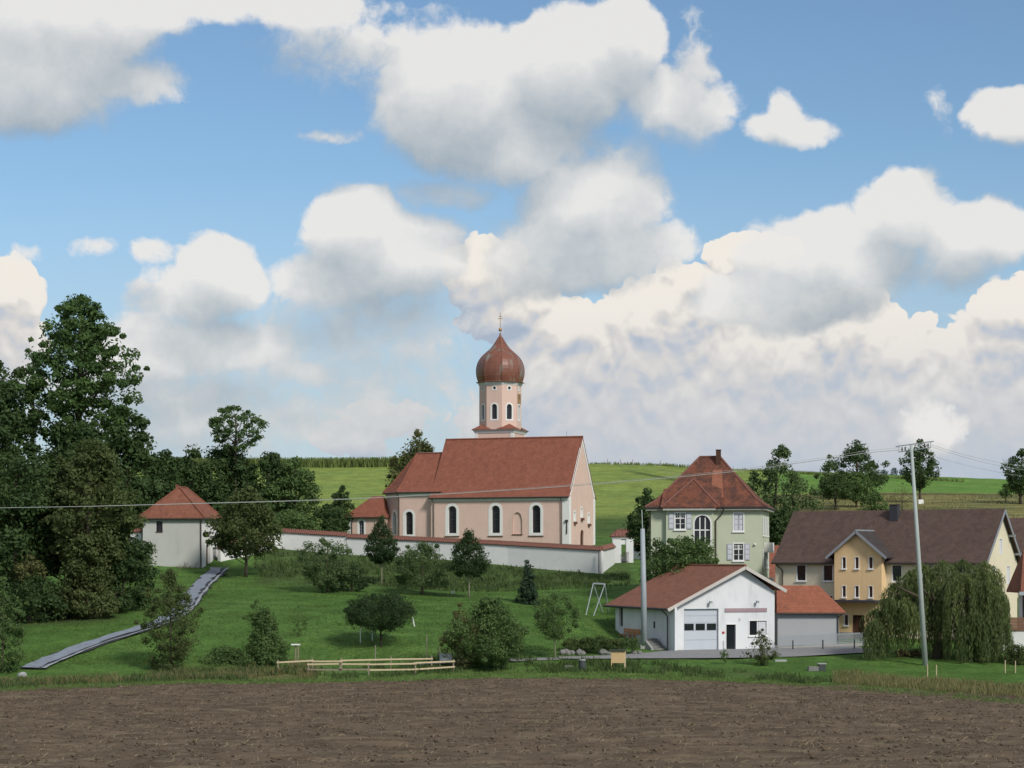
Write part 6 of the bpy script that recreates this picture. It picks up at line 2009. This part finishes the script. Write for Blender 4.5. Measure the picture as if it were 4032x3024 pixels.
# ------------------------------------------------------------------ poles and wires
pb = on_ground(3645, 186.5)
pY = pb.y
ptop = P(3588, 1752, pY)
pole = thing('power_pole', pb, 'tall slightly leaning concrete power pole with insulated crossarm beside the willow', 'power pole')
obj('shaft', *tube_vf([pb - Vector((0, 0, .6)), pb.lerp(ptop, .5), ptop], [.27, .20, .14], 12), M['concrete_pole'], pole, smooth=True)
A0, A1 = P(3535, 1756, pY), P(3668, 1740, pY)
A1.y -= 1.0; A0.y += 1.0
xa = obj('crossarm', *beam_vf(A0, A1, .09, .09), M['galv'], pole)
lowA, lowB = A0.lerp(A1, .10) - Vector((0, 0, .55)), A0.lerp(A1, .92) - Vector((0, 0, .52))
obj('lower_crossarm', *beam_vf(lowA, lowB, .08, .08), M['galv'], pole)
for f in (.08, .38, .62, .92):
    a = A0.lerp(A1, f)
    obj('strut', *beam_vf(a, a - Vector((0, 0, .58)), .05, .05), M['galv'], pole)
INS = []
for f in (.17, .25, .76, .85):
    a = lowA.lerp(lowB, (f - .1) / .82) + Vector((0, 0, .05))
    obj('insulator', *lathe_vf(a, [(.03, 0), (.08, .04), (.05, .10), (.09, .16), (.05, .22), (.07, .30), (.02, .36)], 10), M['dark_metal'], pole)
    INS.append(a + Vector((0, 0, .33)))


def wire(name, label, pts, r):
    o = thing(name, pts[0], label, 'wire')
    obj('strand', *tube_vf(pts, r, 6), M['cable'], o, smooth=True)
    return o


def span(a, b, sag, n=28):
    return [a.lerp(b, k / n) - Vector((0, 0, sag * 4 * (k / n) * (1 - k / n))) for k in range(n + 1)]


cab = [(-420, 2003), (0, 2000), (350, 1994), (700, 1985), (1050, 1976), (1400, 1965), (1750, 1946), (2100, 1924), (2400, 1902), (2700, 1876), (2890, 1857), (3050, 1836), (3250, 1808), (3420, 1782), (3540, 1763)]
pts = [P(a, b, pY + (3540 - a) / 3960 * 6) for a, b in cab]
pts[-1] = INS[0] - Vector((0, 0, .2))
wire('overhead_cable', 'thick pale overhead cable sagging from the right-hand pole across to the left edge', pts, .032)
wire('overhead_wire', 'thin overhead wire running just above the thick cable towards the left', [p + Vector((0, .4, .22 * (k / 14))) for k, p in enumerate(pts)], .014)
for k, (i, dy) in enumerate(((1, 0), (2, -26), (3, -48))):
    wire('overhead_wire', ('lowest', 'middle', 'topmost')[k] + ' of three thin wires running from the power pole to the right edge', span(INS[i], P(4250, 1892 + dy, pY + 22), .7), .014)

# grey mast with thin rod
mb = hit(2538, 2552)
mY = mb.y
mast = thing('steel_mast', mb, 'grey round steel mast with a thin rod on top before the fire station roof', 'mast')
mt = P(2530, 2082, mY)
obj('shaft', *tube_vf([mb - Vector((0, 0, .3)), mb.lerp(mt, .5), mt], [.30, .28, .22], 14), M['galv'], mast, smooth=True)
obj('rod', *tube_vf([mt - Vector((0, 0, .1)), P(2527, 2008, mY)], .05, 6), M['concrete_pole'], mast)
frm = Fr(mb, Vector((1, 0, 0)))
obj('footing', *box_vf(frm, -.42, .42, -.4, .32, -.4, .42), M['concrete'], mast)

# ------------------------------------------------------------------ small things on the lawn
# swing frame
q0, q1 = hit(2312, 2418), hit(2338, 2428)
sw = thing('swing_frame', q0, 'grey steel swing frame with splayed legs on the lawn by the bank', 'swing')
ta_, tb_ = P(2336, 2297, q0.y + .6), P(2382, 2299, q0.y + .2)
obj('top_bar', *beam_vf(ta_, tb_, .14, .16), M['galv'], sw)
def leg(a, px, py, Y):
    b = P(px, py, Y); b.z = zs(b.x, b.y) - .05
    obj('leg', *tube_vf([a, b], .055, 8), M['galv'], sw)
leg(ta_, 2307, 2420, q0.y - 1.0); leg(tb_, 2337, 2430, q0.y - 1.2); leg(ta_, 2374, 2410, q0.y + 2.0); leg(tb_, 2396, 2400, q0.y + 2.2)

# small goal with net
g0, g1 = hit(1419, 2532), hit(1466, 2526)
gl = thing('football_goal', g0, 'small white football goal with green net behind the globe tree', 'goal')
gt0, gt1 = g0 + Vector((0, 0, 1.6)), g1 + Vector((0, 0, 1.6))
for a, b in ((g0, gt0), (g1, gt1), (gt0, gt1)):
    obj('post', *tube_vf([a, b], .05, 8), M['white_plastic'], gl)
bk = Vector((.4, 1.3, 0))
for k in range(7):
    f = k / 6
    obj('net_cord', *tube_vf([gt0.lerp(gt1, f), g0.lerp(g1, f) + bk], .02, 4), M['netting'], gl)
for k in range(5):
    f = k / 4
    obj('net_cord', *tube_vf([gt0.lerp(g0 + bk, f), gt1.lerp(g1 + bk, f)], .02, 4), M['netting'], gl)
q = hit(1632, 2470)
o = thing('slide_pole', q, 'short leaning white pole on the lawn right of the globe tree', 'pole')
obj('pole', *tube_vf([q, P(1624, 2430, q.y)], .06, 6), M['white_plastic'], o)
q = hit(1783, 2342); o = thing('lawn_sign', q, 'tiny white plate on a stick on the lawn between the trees', 'sign')
pk = P(1783, 2336, q.y)
obj('stick', *tube_vf([q, pk], .025, 5), M['old_wood'], o); obj('plate', *box_vf(Fr(pk, Vector((1, 0, 0))), -.18, .18, 0, .28, -.02, .02), M['white_frame'], o)

# bird table
q = hit(1165, 2615)
bt = thing('bird_table', q, 'pale flat-topped bird table on posts before the pointed bush', 'bird table')
f_ = Fr(q, Vector((1, 0, 0)))
obj('top', *box_vf(f_, -.40, .40, 1.72, 1.82, -.3, .3), M['white_frame'], bt)
obj('post', *box_vf(f_, -.07, .05, -.2, 1.72, -.05, .05), M['old_wood'], bt); obj('post', *box_vf(f_, .2, .3, -.2, 1.6, .15, .25), M['old_wood'], bt)
for px_, py_, tp, lb in ((1478, 2606, 2540, 'thin pale stake standing below the globe tree'), (1680, 2604, 2500, 'taller pale stake standing behind the rail fence'), (1727, 2602, 2545, 'dark stake beside the small grey notice by the fence')):
    q = hit(px_, py_)
    o = thing('stake', q, lb, 'stake', 'stakes on the lawn')
    obj('stick', *tube_vf([q - Vector((0, 0, .2)), P(px_, tp, q.y)], .05, 6), M['bark_pale'] if 'pale' in lb else M['old_wood'], o)
for px_, py_, tp, lb in ((3652, 2680, 2615, 'left of two thin pale stakes in the dry grass before the power pole'), (3687, 2685, 2618, 'right of two thin pale stakes in the dry grass before the power pole'),
                         (3958, 2650, 2600, 'left stake of the pair near the right edge'), (3998, 2650, 2603, 'right stake of the pair near the right edge')):
    q = hit(px_, py_)
    o = thing('stake', q, lb, 'stake', 'stakes in the dry grass')
    obj('stick', *tube_vf([q - Vector((0, 0, .2)), P(px_, tp, q.y)], .05, 6), M['fresh_wood'], o)

# rail fence enclosure
def rail_fence(label, line, rails, m_rail, seed):
    q = hit(line[0][0], line[0][1])
    th = thing('rail_fence', q, label, 'fence', 'rail fences of the enclosure')
    pts = []
    for (px_, py_) in line:
        p = hit(px_, py_); pts.append(p)
        obj('post', *box_vf(Fr(p, Vector((1, 0, 0))), -.06, .06, -.2, 1.12, -.06, .06), M['old_wood'], th)
    rr = random.Random(seed)
    for i in range(len(pts) - 1):
        for (h, i0, i1, m) in rails:
            if i0 <= i < i1:
                dz = rr.uniform(-.04, .04)
                a, b = pts[i] + Vector((-.12, -.08, h + dz)), pts[i + 1] + Vector((.12, -.08, h + rr.uniform(-.04, .04)))
                obj('rail', *beam_vf(a, b, .05, .14), M[m], th)
    return th
rail_fence('front run of the fresh timber rail fence nearest the field', [(1215, 2662), (1340, 2661), (1452, 2660), (1636, 2656), (1786, 2648)], [(1.0, 0, 4, 'fresh_wood'), (.5, 0, 2, 'old_wood'), (.45, 2, 4, 'fresh_wood')], 'fresh_wood', 1)
rail_fence('rear run of the timber rail fence, one rail high', [(1095, 2648), (1230, 2642), (1345, 2640), (1540, 2636), (1700, 2632)], [(.85, 0, 4, 'fresh_wood')], 'fresh_wood', 2)
# grey notice by the fence
q = hit(1757, 2630)
o = thing('notice_board', q, 'small weathered grey notice board behind the end of the rail fence', 'board')
f_ = Fr(q, Vector((1, 0, 0)))
obj('panel', *box_vf(f_, -.6, .55, .62, 1.3, -.02, .03), M['shutter_panel'], o); obj('post', *box_vf(f_, .50, .60, -.2, 1.35, .03, .1), M['old_wood'], o); obj('post', *box_vf(f_, -.62, -.52, -.2, 1.3, -.09, -.02), M['old_wood'], o)
# yellow board
q = hit(2434, 2640)
o = thing('information_board', q, 'yellow plywood board on two legs with dark top edge on the verge', 'board')
f_ = Fr(q, Vector((1, 0, 0)))
ks = q.y / F
obj('panel', *box_vf(f_, -28 * ks, 26 * ks, 27 * ks, 76 * ks, -.03, .03), M['ply'], o)
obj('leg', *box_vf(f_, -28 * ks, -24 * ks, -.2, 27 * ks, -.05, .03), M['ply'], o); obj('leg', *box_vf(f_, 24 * ks, 30 * ks, -.2, 76 * ks, -.08, -.031), M['fresh_wood'], o)
obj('roof_strip', *box_vf(f_, -30 * ks, 31 * ks, 76 * ks, 80 * ks, -.2, .25), M['plastic_dark'], o)
# bin
q = hit(2293, 2638)
o = thing('litter_bin', q, 'dark litter bin with pale rim on the verge left of the yellow board', 'bin')
obj('body', *lathe_vf(q, [(.36, -.1), (.34, .35), (.29, .8)], 14), M['plastic_dark'], o); obj('rim', *lathe_vf(q, [(.31, .8), (.32, .82), (.32, .9), (.24, .91)], 14), M['concrete'], o)
q = hit(2236, 2632)
o = thing('stone_slab', q, 'small flat grey stone on the verge left of the litter bin', 'stone')
obj('slab', *box_vf(Fr(q, Vector((1, .2, 0))), -.35, .4, -.1, .22, -.2, .2), M['stone'], o)
# stone trough near the willow
q = hit(3225, 2642)
o = thing('stone_trough', q, 'dark stone block with pale lid in the grass left of the willow', 'trough')
f_ = Fr(q, Vector((1, .1, 0)))
obj('block', *box_vf(f_, -.05, .55, -.2, .62, -.3, .3), M['plastic_dark'], o); obj('lid', *box_vf(f_, -.15, .62, .62, .70, -.35, .35), M['concrete'], o); obj('step', *box_vf(f_, -1.0, -.06, -.2, .42, -.3, .25), M['stone'], o)
q = hit(3072, 2606)
o = thing('stone_slab', q, 'pale flat stone in the grass right of the loose bush', 'stone')
obj('slab', *box_vf(Fr(q, Vector((1, .1, 0))), -.55, .55, -.1, .14, -.3, .3), M['concrete'], o)
# white rock at the foot of the path
q = hit(88, 2668)
o = thing('pale_rock', q, 'pale rock in the grass at the lower end of the winding path', 'rock')
bm = bmesh.new(); bmesh.ops.create_icosphere(bm, subdivisions=2, radius=.34)
for v in bm.verts: v.co *= 1 + st_.uniform(-.2, .2)
V = [q + Vector((v.co.x * 1.2, v.co.y, v.co.z * .8 + .2)) for v in bm.verts]; bm.verts.index_update(); Fc = [tuple(v.index for v in f.verts) for f in bm.faces]; bm.free()
obj('stone', V, Fc, M['concrete'], o)
# fence posts on the hill crest
for k, (px_, tp) in enumerate(((2392, 1816), (2443, 1818), (2491, 1822), (2600, 1830))):
    q = on_ground(px_, 518)
    o = thing('fence_post', q, ('first', 'second', 'third', 'fourth')[k] + ' post from the church along the hill crest', 'post', 'posts on the hill crest')
    obj('stake', *tube_vf([q - Vector((0, 0, .3)), q + Vector((0, 0, 1.5))], .08, 5), M['old_wood'], o)
# white beehive-like box on the slope, pale planks
q = hit(3625, 1985)
o = thing('white_box', q, 'small white box on the dry slope right of the power pole', 'box')
obj('box', *box_vf(Fr(q, Vector((1, 0, 0))), -.45, .45, 0, .8, -.4, .4), M['white_frame'], o)
